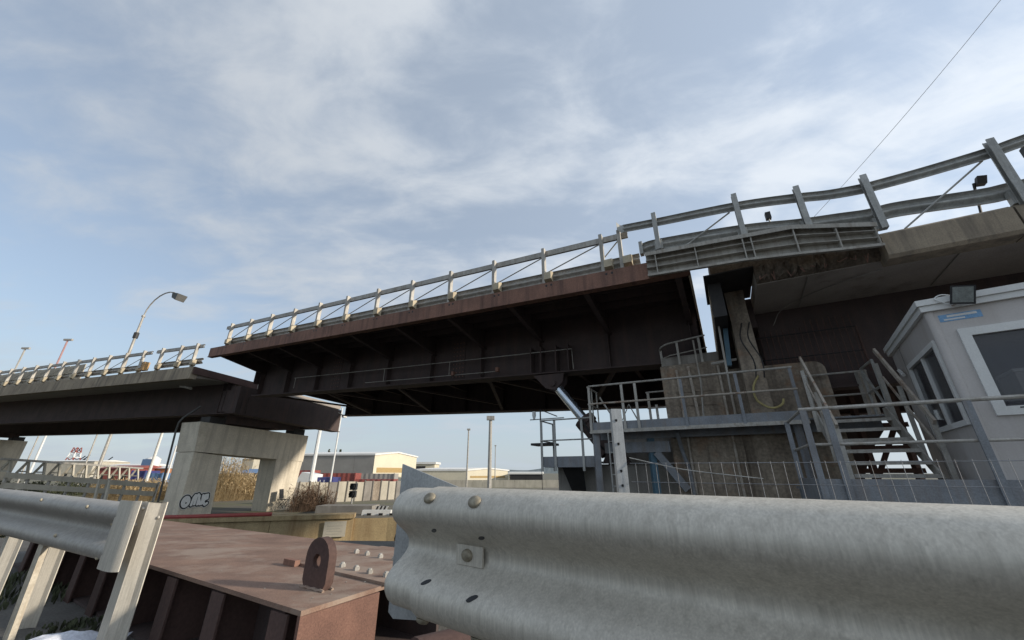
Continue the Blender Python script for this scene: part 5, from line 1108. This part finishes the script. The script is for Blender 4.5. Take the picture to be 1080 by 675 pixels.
# industrial sheds on the left horizon
def lowshed(label, u0, u1, v1, y, dep, wm, rm, name='shed'):
    a_, b_ = at(u0, v1, y), at(u1, v1, y); t = thing(name, label, 'building', ((a_.x+b_.x)/2, y, ZG))
    MB().fbox(lambda x, yy, z: V((x, yy, z)), a_.x, b_.x, y, y+dep, ZG, a_.z).build('wall', wm, t)
    m = MB(); m.prism([(a_.x-.3, y-.3, a_.z+.01), (a_.x-.3, y+dep/2, a_.z+.6), (a_.x-.3, y+dep+.3, a_.z+.01)], (b_.x-a_.x+.6, 0, 0)); m.build('roof', rm, t)
    for i in range(3):
        x = a_.x + (b_.x-a_.x)*(i+.5)/3; MB().fbox(lambda xx_, yy, z: V((x+xx_, yy, z)), -.5, .5, y-.03, y-.002, ZG+1.0, ZG+1.8).build('window', DARK, t)
lowshed('red shed on the left shore behind the trestle barrier', 103, 139, 494, 75, 8, REDP, REDP)
lowshed('long pale shed with white roof on the left skyline', 50, 100, 486.5, 150, 14, CONC_LIGHT, ROOFW)
lowshed('low white depot roof on the skyline above the red shed', 110, 150, 491, 120, 12, TERRACOTTA, ROOFW)
lowshed('orange walled shed just left of the graffiti pier', 160, 178, 494, 80, 8, TERRACOTTA, ROOFW)
lowshed('white block seen through the pier opening', 256, 268, 484, 90, 8, CONC_LIGHT, ROOFW)
lowshed('blue shed seen through the pier opening above the reeds', 250, 276, 499, 60, 6, BLUEP, BLUEP)
t = thing('blue_sign_tower', 'white silo with a square blue sign on the left skyline', 'silo', at(162, 500, 85).xy.to_3d()+ZZ*ZG)
p = at(162, 484, 85); MB().tube([(p.x, 85, ZG), (p.x, 85, p.z), (p.x, 85, p.z+.5)], [1.3, 1.3, .5], 16).build('silo_body', WHITEP, t)
MB().fbox(lambda x, yy, z: V((p.x+x, yy, z)), -1.0, 1.3, 83.6, 83.65, p.z-1.6, p.z-.1).build('sign', BLUEP, t)
container('blue container beside the graffiti pier on the left shore', 155, 172, 499, 55, 2.4, BLUEP)
container('dark blue container right of the red shed on the left shore', 140, 154, 496.5, 58, 2.4, NAVY)
# cranes far left
for i, (u, v) in enumerate(((86, 481), (91, 480), (115, 482))):
    p = at(u, v, 240); t = thing('harbour_crane', ('dark harbour crane right of the radio tower', 'second harbour crane right of the radio tower', 'lone distant harbour crane above the red shed')[i], 'crane', (p.x, 240, ZG), 'harbour cranes')
    m = MB(); m.bar((p.x-1, 240, ZG), (p.x, 240, p.z-2), .5, .5); m.bar((p.x+1.6, 240, ZG), (p.x, 240, p.z-2), .5, .5); m.build('tower', DARK, t)
    MB().bar((p.x-1.2, 240, p.z-3), (p.x+2.2, 240, p.z), .4, .4).build('jib', DARK, t)

# ------------------------------------------------------------------ vegetation
def reed_mass(label, spots, m_, h0, h1, per, rad, name='reed_bed', leafw=.05):
    m = MB()
    for cx_, cy_, zb in spots:
        for _ in range(per):
            a_ = random.uniform(0, 2*pi); d_ = rad*math.sqrt(random.random()); p = V((cx_+cos(a_)*d_, cy_+sin(a_)*d_, zb))
            h = random.uniform(h0, h1); ln = V((random.gauss(0, .09), random.gauss(0, .09), 1))*h; t_ = p+ln
            w_ = leafw*.35; m.add([p-V((w_, 0, 0)), p+V((w_, 0, 0)), t_], [(0, 1, 2)])
            for _k in range(3):
                f_ = random.uniform(.35, .95); q = p + ln*f_; a2 = random.uniform(0, 2*pi); l = random.uniform(.25, .6); e = q + V((cos(a2)*l*.6, sin(a2)*l*.6, l*random.uniform(-.2, .8))); s_ = V((-sin(a2), cos(a2), .4))*leafw*.5
                m.add([q, (q+e)/2+s_, e, (q+e)/2-s_], [(0, 1, 2, 3)])
    return m.build(name, m_, kind='stuff', label=label, category='reeds')
random.seed(21)
sp = [(*at(u, 540, y).xy, ZG) for u, y in ((234, 34), (241, 34), (248, 34), (255, 35), (262, 35), (269, 36), (276, 36), (244, 37), (260, 38), (252, 39), (236, 38))]
reed_mass('tall dry golden reeds seen through the opening of the portal pier', sp, REED, .8, 2.1, 170, 1.3)
sp = [(*at(u, 520, y).xy, ZG) for u, y in ((233, 33), (238, 33), (243, 33))]
reed_mass('tallest dry reeds beside the graffiti column', sp, REED, 1.8, 4.3, 110, 1.0)
sp = [(*at(u, 540, y).xy, ZG) for u, y in ((314, 24), (322, 24), (330, 24.5), (338, 25), (318, 26))]
reed_mass('dry brown scrub in front of the concrete panel fence', sp, SCRUB, .4, 1.5, 130, .7, 'dry_scrub', .03)
sp = [(*at(u, 520, y).xy, ZG) for u, y in ((122, 33), (131, 33), (140, 33), (149, 34), (158, 34), (167, 35), (118, 37), (140, 38), (157, 39))]
reed_mass('low dry golden reeds left of the graffiti pier', sp, REED, .6, 1.6, 260, 1.7)
def bush(name, label, c, r, n, m_, squash=.6):
    t = thing(name, label, 'bush', c); c = V(c); m = MB(); st_ = MB()
    for i in range(6):
        a_ = random.uniform(0, 2*pi); st_.tube([c, c+V((cos(a_)*r*.3, sin(a_)*r*.3, r*.5)), c+V((cos(a_)*r*.6, sin(a_)*r*.6, r*squash*1.1))], [.04, .03, .01], 5)
    st_.build('stems', BARK, t)
    lobes = [(V((random.gauss(0, .45), random.gauss(0, .45), random.uniform(.25, 1)))*r, random.uniform(.3, .55)*r) for _ in range(9)]
    for _ in range(n):
        lc_, lr = random.choice(lobes); d_ = V((random.gauss(0, 1), random.gauss(0, 1), random.gauss(0, 1))).normalized()*lr*random.uniform(.6, 1.05)
        p = c + V((lc_.x, lc_.y, lc_.z*squash)) + V((d_.x, d_.y, d_.z*.8))
        if p.z < c.z: p.z = c.z + random.random()*.2
        s_ = random.uniform(.05, .11)*max(.6, r*.6); a1 = V((random.gauss(0, 1), random.gauss(0, 1), random.gauss(0, 1))).normalized(); b1 = a1.cross(V((random.gauss(0, 1), random.gauss(0, 1), .3))).normalized()
        m.add([p-a1*s_, p+b1*s_*.6, p+a1*s_, p-b1*s_*.6], [(0, 1, 2, 3)])
    m.build('foliage', m_, t); return t
for i, (u, v, y, r, lb) in enumerate(((20, 512, 15, 1.2, 'dark green bush on the left shore near the edge pier'), (34, 511, 15.5, .9, 'dark green bush right of the leftmost bush on the shore'), (88, 498, 42, 1.7, 'rounded green bush in front of the red shed'), (76, 499, 40, 1.2, 'smaller green bush left of the red shed'), (12, 497, 32, 1.7, 'olive bush behind the trestle barrier at the left'), (45, 497, 36, 1.5, 'olive bush in the middle of the trestle barrier'))):
    p = at(u, v, y); bush('bush', lb, (p.x, y, ZG+.0), r, 1500, LEAF)
for i, (u, y) in enumerate(((343, 130), (350, 131), (355, 133), (329, 128))):
    p = at(u, 500, y); zt_ = at(u, 474-(i % 2), y).z; t = thing('cypress_tree', ('dark tree top left of the gap above the large warehouse roof', 'second dark tree top above the large warehouse roof', 'rightmost dark tree top above the large warehouse roof', 'lone dark tree top near the white pole above the warehouse')[i], 'tree', (p.x, y, ZG), 'trees behind the warehouse')
    MB().tube([(p.x, y, ZG), (p.x, y, zt_*.9)], [.2, .08], 6).build('trunk', BARK, t)
    m = MB()
    for _ in range(500):
        f_ = random.random(); z = ZG+1+(zt_-ZG-1)*f_; rr = (.9*(1-f_)+.25)*math.sqrt(random.random()); a_ = random.uniform(0, 2*pi); q = V((p.x+cos(a_)*rr, y+sin(a_)*rr, z)); s_ = .22
        a1 = V((random.gauss(0, 1), random.gauss(0, 1), random.gauss(0, 1))).normalized()*s_; b1 = V((random.gauss(0, 1), random.gauss(0, 1), 1)).normalized()*s_; m.add([q-a1, q+b1*.6, q+a1, q-b1*.6], [(0, 1, 2, 3)])
    m.build('crown', LEAF, t)

# overhead cable
p0, p1 = B(-4.6, 3.0, 4.4), B(-4.6, 3.0, 4.4)
ca, cb_ = at(880, 200, 9.0), at(1062, -20, 5.0)
t = thing('overhead_cable', 'thin dark cable slanting up into the sky above the bridge guardrail', 'cable', ca)
e_ = ca + (ca-cb_)*.35
MB().tube([e_.lerp(cb_+(cb_-ca)*.6, i/14) - ZZ*(.25*sin(pi*i/14)) for i in range(15)], .0055, 5).build('cable_strand', CABLE, t)

for o in list(bpy.data.objects):
    if '_o' in o: del o['_o']
